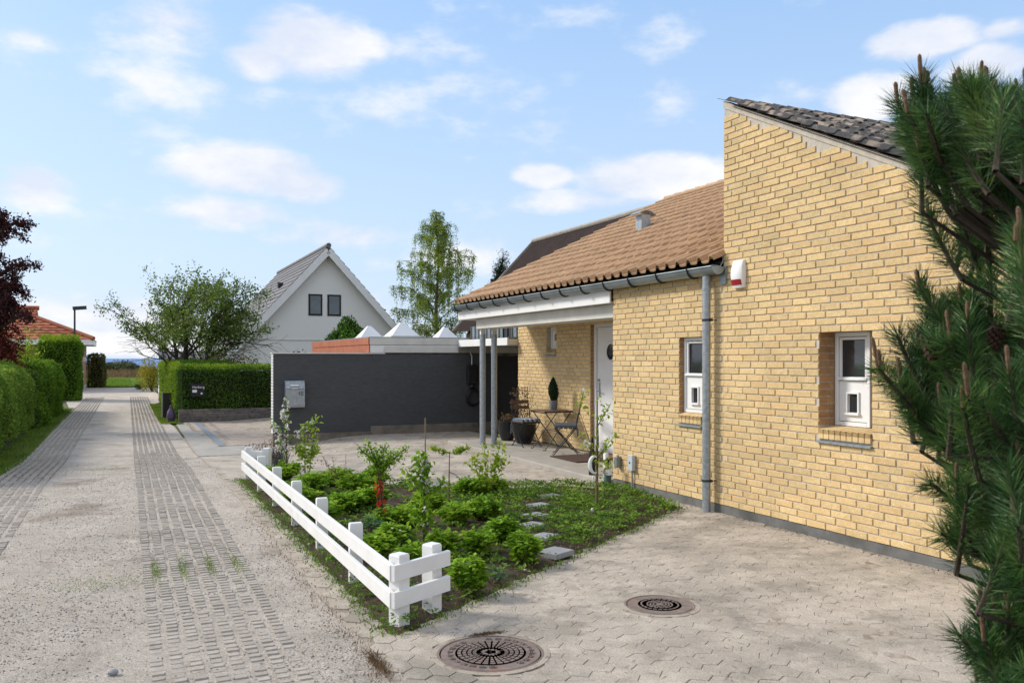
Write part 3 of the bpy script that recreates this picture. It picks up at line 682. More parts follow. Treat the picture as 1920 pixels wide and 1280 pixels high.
b = MB(); hy = d1-.075; b.box(x+.016, hy-.02, 1.02, x+.03, hy+.02, 1.26); b.tube([(x+.02, hy, 1.12), (x-.03, hy, 1.12), (x-.032, hy-.12, 1.118)], .011, 8); b.tube([(x+.02, hy, 1.30), (x+.0, hy, 1.30)], .022, 12); b.build('handle', M['galv'], door)
b = MB(); b.box(x-.02, DO[0], .075, x+.12, DO[1], .11); b.build('threshold', M['brownwood'], HS)
# porch slab, beam, fascia, soffit, posts
b = MB(); b.bbox(-.115, 2.106, -.05, 1.335, 8.05, .08, .012); b.build('porch_slab', M['concrete'], HS)
b = MB(); b.bbox(.10, 2.104, 2.205, .20, 7.10, 2.385, .004); b.build('beam', M['offwhite'], HS)
b = MB(); b.bbox(.34, 2.3, 2.205, .44, 7.12, 2.385, .004); b.build('beam', M['offwhite'], HS)
b = MB(); b.bbox(-.055, 2.10, 2.385, -.03, 7.62, 2.56, .003); b.bbox(-.03, 7.595, 2.385, 5.0, 7.62, 2.6, .003); b.build('fascia', M['white'], HS)
for i in range(12):
    b = MB(); b.box(-.028+.1153*i, 2.104, 2.39, -.028+.1153*i+.111, 7.59, 2.405); b.build('soffit_board', M['offwhite'], HS)
for (t, s) in ((.2, 7.03), (.43, 7.03)):
    b = MB(); b.lathe([(.055, 0), (.055, 2.02), (.054, 2.02)], (t, s, .08), 24); p = b.build('post', M['galv'], HS, smooth=True)
    b = MB(); b.box(t-.045, s-.03, 2.10, t-.03, s+.03, 2.205); b.box(t+.03, s-.03, 2.10, t+.045, s+.03, 2.205); b.box(t-.02, s-.02, 2.10, t+.02, s+.02, 2.204); b.build('post_bracket', M['white'], p)
# roofs -------------------------------------------------------------------
AL = math.atan(.484); ca, sa = math.cos(AL), math.sin(AL)
EZ, ET, RT = 2.655, -.165, 4.80
b = MB(); rz = EZ+(RT-ET)*.484
b.prism([(ET+.10, 3, EZ+.02), (RT, 3, rz-.035), (RT+5.2, 3, EZ-.035)], (0, 4.56, 0)); b.prism([(ET+.10, -.16, EZ+.02), (3.3, -.16, EZ+(3.3-ET)*.484-.035), (6.2, -.16, EZ-.035)], (0, 3.159, 0)); o = b.build('roof_deck', M['underlay'], HS); flipfix(o.data)
b = MB(); 
b.add([(-.04, EAVE_S-.35, ztop(EAVE_S-.35)), (7.5, EAVE_S-.35, ztop(EAVE_S-.35)), (7.5, -.32, ztop(-.32)), (-.04, -.32, ztop(-.32))], [(0, 1, 2, 3)])
b.add([(-.04, EAVE_S-.35, ztop(EAVE_S-.35)-.02), (7.5, EAVE_S-.35, ztop(EAVE_S-.35)-.02), (7.5, -.32, ztop(-.32)-.02), (-.04, -.32, ztop(-.32)-.02)], [(3, 2, 1, 0)])
b.build('roof_deck', M['underlay'], HS)
def tile_unit(seed, w=.2, ln=.375):
    "pantile: x across, y up the slope, z out of the slope"
    r = random.Random(seed); prof = [(-.004, .010), (.012, .002), (.05, -.002), (.10, .0), (.124, .014), (.143, .050), (.165, .068), (.188, .064), (.201, .050), (.205, .000)]
    v = []; th = .022; k = r.uniform(-.002, .002)
    for y, dz in ((0, .034), (ln, .004)):
        for (px_, pz_) in prof: v.append((px_, y, pz_+dz+k))
    for (px_, pz_) in prof: v.append((px_, .001, pz_+.034+k-th))
    n = len(prof); f = [(i, i+1, n+i+1, n+i) for i in range(n-1)]+[(2*n+i, 2*n+i+1, i+1, i) for i in range(n-1)]
    return v, f
TU = [tile_unit(i) for i in range(6)]; TU += [([(x, y, z*.62) for x, y, z in v], f) for v, f in TU]
def tmesh(mat, k=0): 
    r = []
    for v, f in TU[k:k+6]: q = MB(); q.add(v, f); r.append(q.mesh('roof_tile', mat, smooth=True))
    return r
tiles = []          # (origin, axisx, axisy, axisz, material key)
ex = .331
low_n = Vector((-sa, 0, ca))
for c in range(39):
    for r_ in range(17):
        d = r_*ex; o3 = Vector((ET+.03+d*ca, -.165+.2*c+.2, EZ+.004+(d+.033)*sa))
        if o3.x+ex*ca > RT+.12 or (o3.y < 3.1 and o3.x > 3.15): continue
        tiles.append((o3, Vector((0, -1, 0)), Vector((ca, 0, sa)), low_n, 'tile'))
for c in range(36):
    for r_ in range(15):
        d = r_*ex; o3 = Vector((-.06+.2*c, -.13-ex*ca-.02-d*ca, ztop(-.13)-(ex+.02)*sa-d*sa+.006))
        tiles.append((o3, Vector((1, 0, 0)), Vector((0, ca, sa)), Vector((0, -sa, ca)), 'tile_dark'))
def tvis(t): c = t[0]; return vis(c.x, c.y, c.z) and not (t[4] == 'tile' and c.x > RT-.1) and not (t[4] == 'tile_dark' and c.x > 4.2)
tiles.sort(key=lambda t: dist(*t[0])+(0 if tvis(t) else 60))
TMs = {'tile': tmesh(M['tile']), 'tile_dark': tmesh(M['tile_dark'], 6)}; restt = {}
for i, (o3, ax, ay, an, mk) in enumerate(tiles):
    u = rg.randrange(6); j = Vector((rg.uniform(-.003, .003), rg.uniform(-.003, .003), rg.uniform(-.002, .002))); tw = rg.uniform(-.012, .012)
    ax2 = (ax+ay*tw).normalized(); ay2 = (ay-ax*tw).normalized()
    if i < 300:
        o = bpy.data.objects.new('roof_tile', TMs[mk][u]); COL.objects.link(o); o.parent = HS
        m = Matrix.Identity(4); 
        for q, a in enumerate((ax2, ay2, an)): m[0][q], m[1][q], m[2][q] = a
        m.translation = o3+j; o.matrix_local = m
    else:
        v, f = TU[u+(6 if mk == 'tile_dark' else 0)]; 
        if ax.cross(ay).dot(an) < 0: f = [q[::-1] for q in f]
        restt.setdefault(mk, MB()).add([o3+j+ax2*p[0]+ay2*p[1]+an*p[2] for p in v], f)
for mk, mb in restt.items(): mb.build('roof_tiles', M[mk], HS, smooth=True, kind='stuff')
# ridge of the low roof, back slope, half-round ridge on the tall roof
b = MB()
for i in range(9, 22): b.tube([(RT+.02, -.1+i*.36, rz+.01), (RT+.02, -.1+i*.36+.39, rz+.022)], [.07, .08], 10)
b.build('ridge_tiles', M['tile'], HS, smooth=True, kind='stuff')
# gutter
def gutter(t, z, s0, s1, r, parent):
    g = MB(); n = 10; V_ = []
    for s_ in (s0, s1):
        for k in range(n+1):
            a = math.pi*k/n; V_.append((t-r*math.cos(a), s_, z-r*math.sin(a)))
    for s_ in (s0, s1):
        for k in range(n+1):
            a = math.pi*k/n; V_.append((t-(r-.003)*math.cos(a), s_, z-(r-.003)*math.sin(a)))
    m = n+1; f = [(k, k+1, m+k+1, m+k) for k in range(n)]+[(2*m+k+1, 2*m+k, 3*m+k, 3*m+k+1) for k in range(n)]
    g.add(V_, f); g.tube([(t-r, s0, z), (t-r, s1, z)], .009, 8); o = g.build('gutter', M['zinc'], parent, smooth=True)
    for q in range(int((s1-s0-.3)/.60)+1):
        s_ = s0+.42+q*.60; h = MB(); pts = [(t-(r+.005)*math.cos(math.pi*k/12), s_, z-(r+.005)*math.sin(math.pi*k/12)) for k in range(13)]; pts = [(t-r-.012, s_, z+.012)]+pts
        for p, q2 in zip(pts, pts[1:]): h.bar(p, q2, .028, .005, up=(0, 1, 0))
        h.build('gutter_bracket', M['zinc_dark'], o)
    for s_ in (s0, s1):
        e = MB(); e.prism([(t-r*math.cos(math.pi*k/n), s_, z-r*math.sin(math.pi*k/n)) for k in range(n+1)], (0, .004 if s_ == s1 else -.004, 0)); e.build('end_cap', M['zinc'], o)
    return o
GT = gutter(-.115, 2.632, -.20, 7.64, .083, HS)
b = MB(); b.box(-.032, -.222, 2.452, .0-.008, -.13, 2.638); b.build('gutter_outlet_box', M['zinc'], HS)
# downpipe
b = MB(); b.tube([(-.095, .02, 2.56), (-.095, .02, 2.0), (-.095, .02, 0.012)], .044, 20); DP = b.build('downpipe', M['galv'], HS, smooth=True)
for z in (2.39, 2.06, .33):
    b = MB(); b.tube([(-.095, .02, z), (-.095, .02, z+.03)], .0475, 20); b.build('pipe_collar', M['galv'], DP, smooth=True)
for z in (2.075, .345):
    b = MB(); b.tube([(-.095, .02, z-.012), (-.095, .02, z+.012)], .050, 20); b.tube([(-.06, -.03, z), (.004, -.045, z)], .005, 6); b.box(-.085, -.045, z-.014, -.06, -.02, z+.014); b.build('pipe_clip', M['zinc_dark'], DP)
b = MB(); b.tube([(-.012, -.155, 2.70), (-.05, -.155, 2.64), (-.07, -.14, 2.645), (-.09, -.06, 2.66)], .008, 8); b.tube([(-.012, -.155, 2.70), (-.012, -.155, 2.80)], .006, 8); b.build('flashing_strip', M['galv'], HS)
# roof cowl
c0 = Vector((2.12, 4.63, 0)); c0.z = EZ+(c0.x-ET)*.484+.05
b = MB(); b.box(c0.x-.09, c0.y-.09, c0.z-.10, c0.x+.09, c0.y+.09, c0.z+.25); VC = b.build('vent_cowl', M['galv'], HS)
b = MB(); n = 10
pts = [(c0.x-.18+.36*k/n, 0, c0.z+.255+.07*math.sin(math.pi*k/n)) for k in range(n+1)]
b.add([(p[0], c0.y-.13, p[2]) for p in pts]+[(p[0], c0.y+.13, p[2]) for p in pts]+[(p[0], c0.y-.13, p[2]-.012) for p in pts]+[(p[0], c0.y+.13, p[2]-.012) for p in pts],
  [(k, k+1, n+2+k, n+1+k) for k in range(n)]+[(2*(n+1)+k+1, 2*(n+1)+k, 3*(n+1)+k, 3*(n+1)+k+1) for k in range(n)]+[(k+1, k, 2*(n+1)+k, 2*(n+1)+k+1) for k in range(n)])
b.build('cowl_hood', M['galv'], VC)

# ================================================================ things on and by the house wall
def wallthing(name, label, cat, at): return thing(name, label, cat, at)
AB = wallthing('alarm_siren', 'white alarm box with red lens on the brick wall beside the gutter', 'alarm', (0, -.43, 2.39))
b = MB(); n = 10; f_ = []; V_ = []
for k in range(n+1):
    z = 2.39+.285*k/n; d = .030+.052*math.sin(math.pi*min(max((k+.6)/(n+1), 0), 1))**.6; w = .092-.012*abs(k/n-.5)*2
    V_ += [(-.006, -.43-w, z), (-d*.75, -.43-w*.97, z), (-d, -.43-w*.7, z), (-d, -.43+w*.7, z), (-d*.75, -.43+w*.97, z), (-.006, -.43+w, z)]
F_ = [(i*6+j, i*6+j+1, (i+1)*6+j+1, (i+1)*6+j) for i in range(n) for j in range(5)]; F_ += [tuple(range(6)), tuple(range(n*6, n*6+6))]
low = [q for q in range(len(F_)) if q < n*5 and q//5 in (1, 2) and q % 5 in (1, 2, 3)]
b.add(V_, F_); o = b.build('housing', M['white'], AB, smooth=True); flipfix(o.data)
b = MB(); 
for k in (1, 2, 3):
    z = 2.39+.285*k/n; d = .034+.052*math.sin(math.pi*(k+.6)/(n+1))**.6; w = .078
    b.v += [(-d*.8, -.43-w, z), (-d-.001, -.43-w*.72, z), (-d-.001, -.43+w*.72, z), (-d*.8, -.43+w, z)]
b.f = [(i*4+j, i*4+j+1, (i+1)*4+j+1, (i+1)*4+j) for i in range(2) for j in range(3)]; b.m = [0]*6
b.build('lens', M['red'], AB, smooth=True)
EB = wallthing('meter_box', 'pale grey socket box on the brick wall with a pipe down to the ground', 'electrical box', (0, 1.60, .1))
b = MB(); b.bbox(-.065, 1.545, .26, -.008, 1.655, .455, .006); o = b.build('box_cover', M['meter'], EB)
b = MB(); b.tube([(-.066, 1.60, .36), (-.07, 1.60, .36)], .012, 10); b.build('lock', M['blackmetal'], EB)
b = MB(); b.tube([(-.03, 1.60, .26), (-.03, 1.60, .01)], .011, 8); b.build('conduit', M['galv'], EB)
EB2 = wallthing('grey_wall_box', 'small weathered grey box on the brick wall behind the garden figurine', 'electrical box', (0, 1.93, .25))  # plain grey box, no lamp in it
b = MB(); b.bbox(-.075, 1.885, .26, -.008, 1.965, .40, .008); b.build('box_cover', M['zinc'], EB2); b = MB(); b.tube([(-.04, 1.925, .40), (-.04, 1.925, .42)], .018, 10); b.build('cap', M['galv'], EB2)
# garden wall with mailbox, carport
GWs = 10.67
GW = thing('garden_wall', 'dark grey painted garden wall with white brick end beside the driveway', 'wall', (-3.0, GWs, -.16))
b = MB(); b.box(-2.985, GWs, .095, -.93, GWs+.22, 1.76); b.build('wall_panel', M['darkpaint'], GW)
b = MB(); b.box(-.93, GWs+.0, .20, 1.9, GWs+.20, 1.76); b.build('wall_panel', M['darkpaint'], GW)
b = MB(); b.box(-2.99, GWs+.012, -.4, -.93, GWs+.215, .093); b.box(-.928, GWs-.012, -.2, 2.6, GWs+.2, .197); b.build('base', M['concrete_dark'], GW)
for i in range(27):
    b = MB(); z = .10+i*.0617
    if z > 1.72: break
    b.bbox(-3.0, GWs+.002, z, -2.986, GWs+.218, z+.052, .003); b.build('brick', M['white'], GW)
b = MB(); b.bbox(-3.02, GWs-.02, 1.76, -.60, GWs+.24, 1.785, .004); b.build('coping', M['offwhite'], GW)
# mailbox
mt, ms = -2.62, GWs
def zat(px, py, s_plane):
    k = (px-960)/1600; t = (W0[0]+UX*s_plane-k*(W0[1]+UY*s_plane))/(k*(-UX)-UY); Y = W0[1]-UX*t+UY*s_plane; return t, CAM_H+(672-py)*Y/1600
ml, mz1 = zat(533, 713.5, GWs); mr2, mz0 = zat(569, 763, GWs)
MBX = thing('mailbox', 'galvanised steel mailbox marked 10 on the dark grey garden wall', 'mailbox', ((ml+mr2)/2, GWs, mz0))
b = MB(); d0_ = .16; zz = [(mz0+.02, .06), (mz0+.0, .12), (mz0+.01, .15), (mz0+.05, d0_), (mz1-.18, d0_), (mz1-.02, d0_-.045), (mz1, d0_-.07)]
pr = [(ml, GWs-.003, zz[0][0])]+[(ml, GWs-y, z) for z, y in zz]+[(ml, GWs-.003, mz1)]
b.prism(pr, (mr2-ml, 0, 0)); o = b.build('body', M['galv'], MBX); flipfix(o.data)
b = MB(); sl = mz1-.165; b.box(ml+.01, GWs-d0_-.004, sl-.012, mr2-.01, GWs-d0_+.003, sl-.004); b.build('seam', M['zinc_dark'], MBX)
b = MB(); b.prism([(ml+.10, GWs-.150, sl+.055), (ml+.27, GWs-.150, sl+.055), (ml+.27, GWs-.142, sl+.085), (ml+.10, GWs-.142, sl+.085)], (0, -.006, 0)); b.box(ml+.13, GWs-d0_-.004, sl-.0, ml+.25, GWs-d0_+.002, sl+.02); o = b.build('name_plate', M['white'], MBX); flipfix(o.data)
b = MB(); b.box(ml+.12, GWs-.152, sl+.027, ml+.29, GWs-.149, sl+.05); b.build('flap', M['zinc'], MBX)
b = MB(); b.tube([(ml+.055, GWs-.155, sl+.04), (ml+.055, GWs-.165, sl+.038)], .016, 10); b.build('lock', M['white'], MBX)
def text(name, body_, size, at, parent, mat, rot=None, depth=.002):
    c = bpy.data.curves.new(name, 'FONT'); c.body = body_; c.size = size; c.extrude = depth; c.align_x = 'LEFT'
    tmp = bpy.data.objects.new('tmp', c); COL.objects.link(tmp); dg = bpy.context.evaluated_depsgraph_get(); me = bpy.data.meshes.new_from_object(tmp.evaluated_get(dg)); bpy.data.objects.remove(tmp)
    me.materials.clear(); me.materials.append(mat); o = bpy.data.objects.new(name, me); COL.objects.link(o); o.parent = parent
    off = OFF[parent.name]; o.location = (at[0]-off[0], at[1]-off[1], at[2]-off[2]); o.rotation_euler = rot or (R(90), 0, 0); return o
text('house_number', '10', .115, (mr2-.145, GWs-d0_-.002, sl-.14), MBX, M['black'], depth=.003)
# EV charger on the wall
cl_, cz1 = zat(874, 684, GWs); cr_, cz0 = zat(892, 720, GWs)
EV = thing('car_charger', 'black car charger with coiled cable on the dark wall behind the posts', 'charger', ((cl_+cr_)/2, GWs, cz0-.5))
cm = (cl_+cr_)/2
b = MB(); b.bbox(cl_, GWs-.12, cz0, cr_, GWs-.003, cz1, .015); o = b.build('charger_box', M['rubber'], EV)
b = MB(); b.box(cl_+.04, GWs-.125, cz0+.08, cr_-.02, GWs-.119, cz1-.10); b.build('charger_face', M['blackmetal'], EV)
b = MB(); b.tube([(cm, GWs-.05, cz0+.01), (cm, GWs-.08, cz0-.08)], [.05, .06], 10); 
for k in range(4):
    rr2 = .20-.012*k; b.tube([(cm+.03+rr2*.85*math.cos(a), GWs-.05-.02*k, cz0-.30+rr2*math.sin(a)) for a in np.linspace(0, 2*math.pi, 25)], .013, 6)
b.build('cable', M['blackmetal'], EV, smooth=True)
b = MB(); b.tube([(cm+.0, GWs-.05, cz1), (cm+.01, GWs-.03, cz1+.2), (cm-.03, GWs-.02, 1.80), (cm-.03, GWs-.02, 1.9)], .012, 6); b.build('supply_cable', M['cream'], EV, smooth=True)
# carport between wall and house
CP = thing('carport', 'flat carport roof with white fascia and grey zinc cladding beside the house', 'carport', (1.12, 8.0, 0))
b = MB(); b.bbox(1.10, 7.93, 1.925, 1.13, 10.62, 2.075, .003); b.build('fascia', M['white'], CP)
b = MB(); b.box(1.135, 7.93, 1.93, 7, 10.66, 2.05); b.build('roof_slab', M['offwhite'], CP)
b = MB(); b.bbox(-.62+.0, GWs-.03, 1.79, 1.9, GWs+.0, 1.925, .003); b.bbox(1.1, GWs-.03, 1.79, 6.9, GWs+.0, 1.925, .003); b.build('wall_plate', M['offwhite'], CP)
for k in range(14):
    s_ = 10.55-k*.21 if k else 10.45; b = MB(); s0_, s1_ = 10.62-.225*(k+1), 10.62-.225*k
    if s0_ < 7.9: break
    b.box(1.42, s0_+.004, 2.10, 1.45, s1_-.004, 2.385); b.box(1.395, s1_-.008, 2.10, 1.43, s1_+.004, 2.39); p = b.build('zinc_panel', M['zinc'] if k not in (8, 9) else M['zinc_dark'], CP)
b = MB(); b.box(1.451, 7.9, 2.05, 7, 10.62, 2.38); b.box(1.38, 7.93, 2.076, 1.5, 10.65, 2.10); b.build('roof_box', M['zinc_dark'], CP)
b = MB(); b.box(6.8, 7.93, -.1, 7.0, 10.66, 1.95); b.build('end_wall', M['darkpaint'], CP)
# outbuilding behind the wall with three pyramid roof lights
OB = thing('outbuilding', 'low flat-roofed outbuilding with white and terracotta fascia behind the dark wall', 'outbuilding', (-.92, 10.9, 0))
S0, S1 = 10.93, 16.8
b = MB(); b.box(-.90, S0+.03, -.1, 6.5, S1, 1.72); b.build('wall', M['darkpaint'], OB)
for (z0_, z1_) in ((1.79, 1.955), (1.963, 2.115)):
    o_ = .0 if z0_ < 1.9 else -.012
    b = MB(); b.bbox(-.93+o_, S0-.24+o_, z0_, 1.4, S0-.215+o_, z1_, .003); b.build('fascia_board', M['offwhite'] if z0_ > 1.9 else M['white'], OB)
    b = MB(); b.bbox(-.96+o_, S0-.245, z0_, -.932+o_, S1, z1_, .003); b.build('fascia_board', M['redbrown'], OB, label='terracotta painted fascia board')
b = MB(); b.box(-.95, S0-.25, 2.118, 1.4, S1+.03, 2.135); b.build('roof_edge', M['galv'], OB)
b = MB(); b.box(-.9, S0-.2, 1.72, 6.5, S1, 2.10); b.build('roof', M['concrete_dark'], OB)
for (px0, px1, pyb, pyt, s_) in ((666, 718, 631, 611, 14.2), (721, 785, 632, 604.5, 12.2), (811, 857, 632, 614, 13.6)):
    a, zb_ = zat(px0, pyb, s_); c_, _ = zat(px1, pyb, s_); w_ = (c_-a)*.80; _, zt_ = zat((px0+px1)/2, pyt, s_); cx_ = (a+c_)/2; zb_ = 2.13; zt_ = max(zt_, zb_+.2)
    RL = thing('roof_light', {666: 'smallest white pyramid roof light next to the round conifer', 721: 'middle and largest white pyramid roof light on the outbuilding', 811: 'white pyramid roof light closest to the brick house'}[px0], 'roof light', (cx_, s_, zb_), group='pyramid roof lights on the outbuilding')
    b = MB(); h_ = w_/2; b.bbox(cx_-h_-.03, s_-h_-.03, zb_+.003, cx_+h_+.03, s_+h_+.03, zb_+.07, .005); b.build('kerb', M['offwhite'], RL)
    b = MB(); b.add([(cx_-h_, s_-h_, zb_+.071), (cx_+h_, s_-h_, zb_+.071), (cx_+h_, s_+h_, zb_+.071), (cx_-h_, s_+h_, zb_+.071), (cx_-.04, s_-.04, zt_), (cx_+.04, s_-.04, zt_), (cx_+.04, s_+.04, zt_), (cx_-.04, s_+.04, zt_)], [(0, 1, 5, 4), (1, 2, 6, 5), (2, 3, 7, 6), (3, 0, 4, 7), (4, 5, 6, 7)]); b.build('dome', M['white'], RL)
# ================================================================ FENCE
FT = -4.33
FN = thing('garden_fence', 'low white two-rail timber fence along the lane side of the flower bed', 'fence', (FT, -2.46, 0))
fs = [-2.46+1.174*i for i in range(7)]
dirn = Vector((.879, .477, 0)).normalized()
def post(t, s, z0=-.05, z1=.455, ang=0):
    b = MB(); w = .048; d = .026 if ang == 0 else .05
    c, sn = math.cos(ang), math.sin(ang)
    pts = [(-w, -d), (w, -d), (w, d), (-w, d)] if ang == 0 else [(-.045, -.045), (.045, -.045), (.045, .045), (-.045, .045)]
    R4 = [(t+a*c-b_*sn, s+a*sn+b_*c) for a, b_ in pts]; g = [(t+(a*c-b_*sn)*.88, s+(a*sn+b_*c)*.88) for a, b_ in pts]
    v = [(x, y, z0) for x, y in R4]+[(x, y, z1-.012) for x, y in R4]+[(x, y, z1) for x, y in g]
    b.add(v, [(3, 2, 1, 0), (8, 9, 10, 11)]+[(i+l*4, (i+1) % 4+l*4, (i+1) % 4+(l+1)*4, i+(l+1)*4) for l in range(2) for i in range(4)])
    return b.build('post', M['fence'], FN)
for i, s in enumerate(fs):
    if i == 0: post(FT+.055, s+.06, ang=R(28))
    else: post(FT+.062, s, z1=.455+rg.uniform(-.006, .006))
L_ = .50; c0 = Vector((FT-.02, -2.475, 0)); c1 = c0+dirn*L_; post(c1.x-.07*dirn.x+.05*-dirn.y*-1*-1, c1.y-.07*dirn.y+.06, ang=R(28))
e0 = Vector((FT-.02, fs[-1]+.03, 0)); fd = Vector((.25, -.22, 0)).normalized(); post(FT+.27, 4.36, ang=R(-35))
for zc in (.358, .194):
    def rail(p, q, thick=.032, h=.097):
        b = MB(); d = (q-p).normalized(); nx = Vector((-d.y, d.x, 0)); pr = []
        for (u, z) in ((-.5, -h/2), (.5, -h/2), (.5, h/2-.004), (.38, h/2), (-.38, h/2), (-.5, h/2-.004)): pr.append(p+nx*(u*thick)+Vector((0, 0, zc+z)))
        b.prism([tuple(x) for x in pr], tuple(q-p)); o = b.build('rail', M['fence'], FN); flipfix(o.data)
    rail(Vector((FT-.012, -2.475, 0)), Vector((FT-.012, fs[-1]+.06, 0)))
    rail(c0+Vector((.006, -.016, 0)), c1+Vector((.02, -.0, 0)))
    rail(e0+Vector((.02, 0, 0)), Vector((FT+.30, 4.42, 0)))
# ================================================================ MANHOLES
def manhole(c, r, label, style):
    t, s, _ = c; MHo = thing('manhole_cover', label, 'manhole cover', (t, s, 0)); z = .013
    b = MB(); b.lathe([(r+.0, -.02), (r, .012), (r-.012, .0135), (r-.014, .006), (r-.02, .006), (r-.022, .012), (r*.40, .0125), (r*.39, .006), (.001, .006)], (t, s, z-.012), 48); b.build('frame', M['iron'], MHo)
    b = MB(); b.lathe([(r+.035, -.004), (r+.035, .0005), (r+.001, .002), (r+.001, -.004)], (t, s, z-.002), 40); b.build('mortar_ring', M['joint'], MHo)
    rb = MB(); zt = z+.0035
    def ringseg(r0, r1, n, gap, rot=0., h=.004, skip=()):
        for k in range(n):
            if k in skip: continue
            a0 = 2*math.pi*(k+rot)/n+gap/2/r0; a1 = 2*math.pi*(k+1+rot)/n-gap/2/r0; am = (a0+a1)/2; v = []
            for zz in (z-.004, zt+h-.003):
                for (rr, a) in ((r0, a0), (r1, a0), (r1, am), (r1, a1), (r0, a1), (r0, am)): v.append((t+rr*math.cos(a), s+rr*math.sin(a), zz))
            rb.add(v, [(6, 7, 8, 9, 10, 11), (0, 1, 7, 6), (1, 2, 8, 7), (2, 3, 9, 8), (3, 4, 10, 9), (4, 5, 11, 10), (5, 0, 6, 11)])
    b = MB(); b.lathe([(r*.665 if style == 1 else r*.62, .0), (.001, .0)], (t, s, z+.0012), 40); b.build('recess', M['irondark'], MHo)
    if style == 1:
        ringseg(r*.64, r*.675, 1, 0.001)
        for i in range(4): ringseg(r*(.27+.095*i), r*(.27+.095*i)+r*.066, 28, .010, rot=.5*(i % 2)*0)
        ringseg(r*.21, r*.235, 1, .001); ringseg(r*.03, r*.19, 5, .05, rot=.2)
        for k in range(26):                            # angular key pattern round the rim
            a = 2*math.pi*k/26; q = [(.735, -.045), (.735, .045), (.80, .045), (.80, -.03), (.765, -.03), (.765, .02)]
            if k in (6, 7, 19, 20): continue
            for (p0, p1) in zip(q, q[1:]):
                A = Vector((t+r*p0[0]*math.cos(a+p0[1]*1.6), s+r*p0[0]*math.sin(a+p0[1]*1.6), zt)); B = Vector((t+r*p1[0]*math.cos(a+p1[1]*1.6), s+r*p1[0]*math.sin(a+p1[1]*1.6), zt)); rb.bar(A, B, .0045, .006)
    else:
        for i in range(6): ringseg(r*(.16+.085*i), r*(.16+.085*i)+r*.045, (6, 10, 14, 1, 22, 1)[i], .009 if i not in (3, 5) else .001)
        ringseg(r*.02, r*.12, 3, .02)
    o = rb.build('ribs', M['iron'], MHo); flipfix(o.data)
manhole((MH[0][0], MH[0][1], 0), MH[0][2], 'large round cast iron manhole cover with grid and key pattern, nearest the camera', 1)
manhole((MH[1][0], MH[1][1], 0), MH[1][2], 'smaller rusty round manhole cover with thin rings, nearer the house wall', 2)
# ================================================================ PORCH FURNITURE
SZ = .081
TB = thing('bistro_table', 'small folding slatted bistro table with crossed black legs on the porch', 'table', (.99, 5.78, SZ))
tc_, ts_ = .99, 5.78
for k in range(7): b = MB(); x = tc_-.275+.0797*k; b.bbox(x, ts_-.28, .745, x+.070, ts_+.28, .762, .003); b.build('slat', M['brownwood'], TB)
b = MB()
for y in (-.272, .272): b.bar((tc_-.28, ts_+y, .738), (tc_+.28, ts_+y, .738), .012, .02)
for x in (-.272, .272): b.bar((tc_+x, ts_-.28, .732), (tc_+x, ts_+.28, .732), .012, .014)
b.build('frame', M['blackmetal'], TB)
for y in (-.24, .24):
    for sx in (-1, 1):
        b = MB(); b.tube([(tc_+sx*.25, ts_+y+.01*sx, .73), (tc_-sx*.25, ts_+y+.01*sx, SZ+.008), (tc_-sx*.28, ts_+y+.01*sx, SZ+.008)], .0085, 6); b.build('leg', M['blackmetal'], TB)
b = MB(); b.tube([(tc_+.02, ts_-.24, .40), (tc_+.02, ts_+.24, .40)], .007, 6); b.tube([(tc_-.25, ts_-.25, SZ+.05), (tc_-.25, ts_+.25, SZ+.05)], .006, 6); b.build('crossbar', M['blackmetal'], TB)
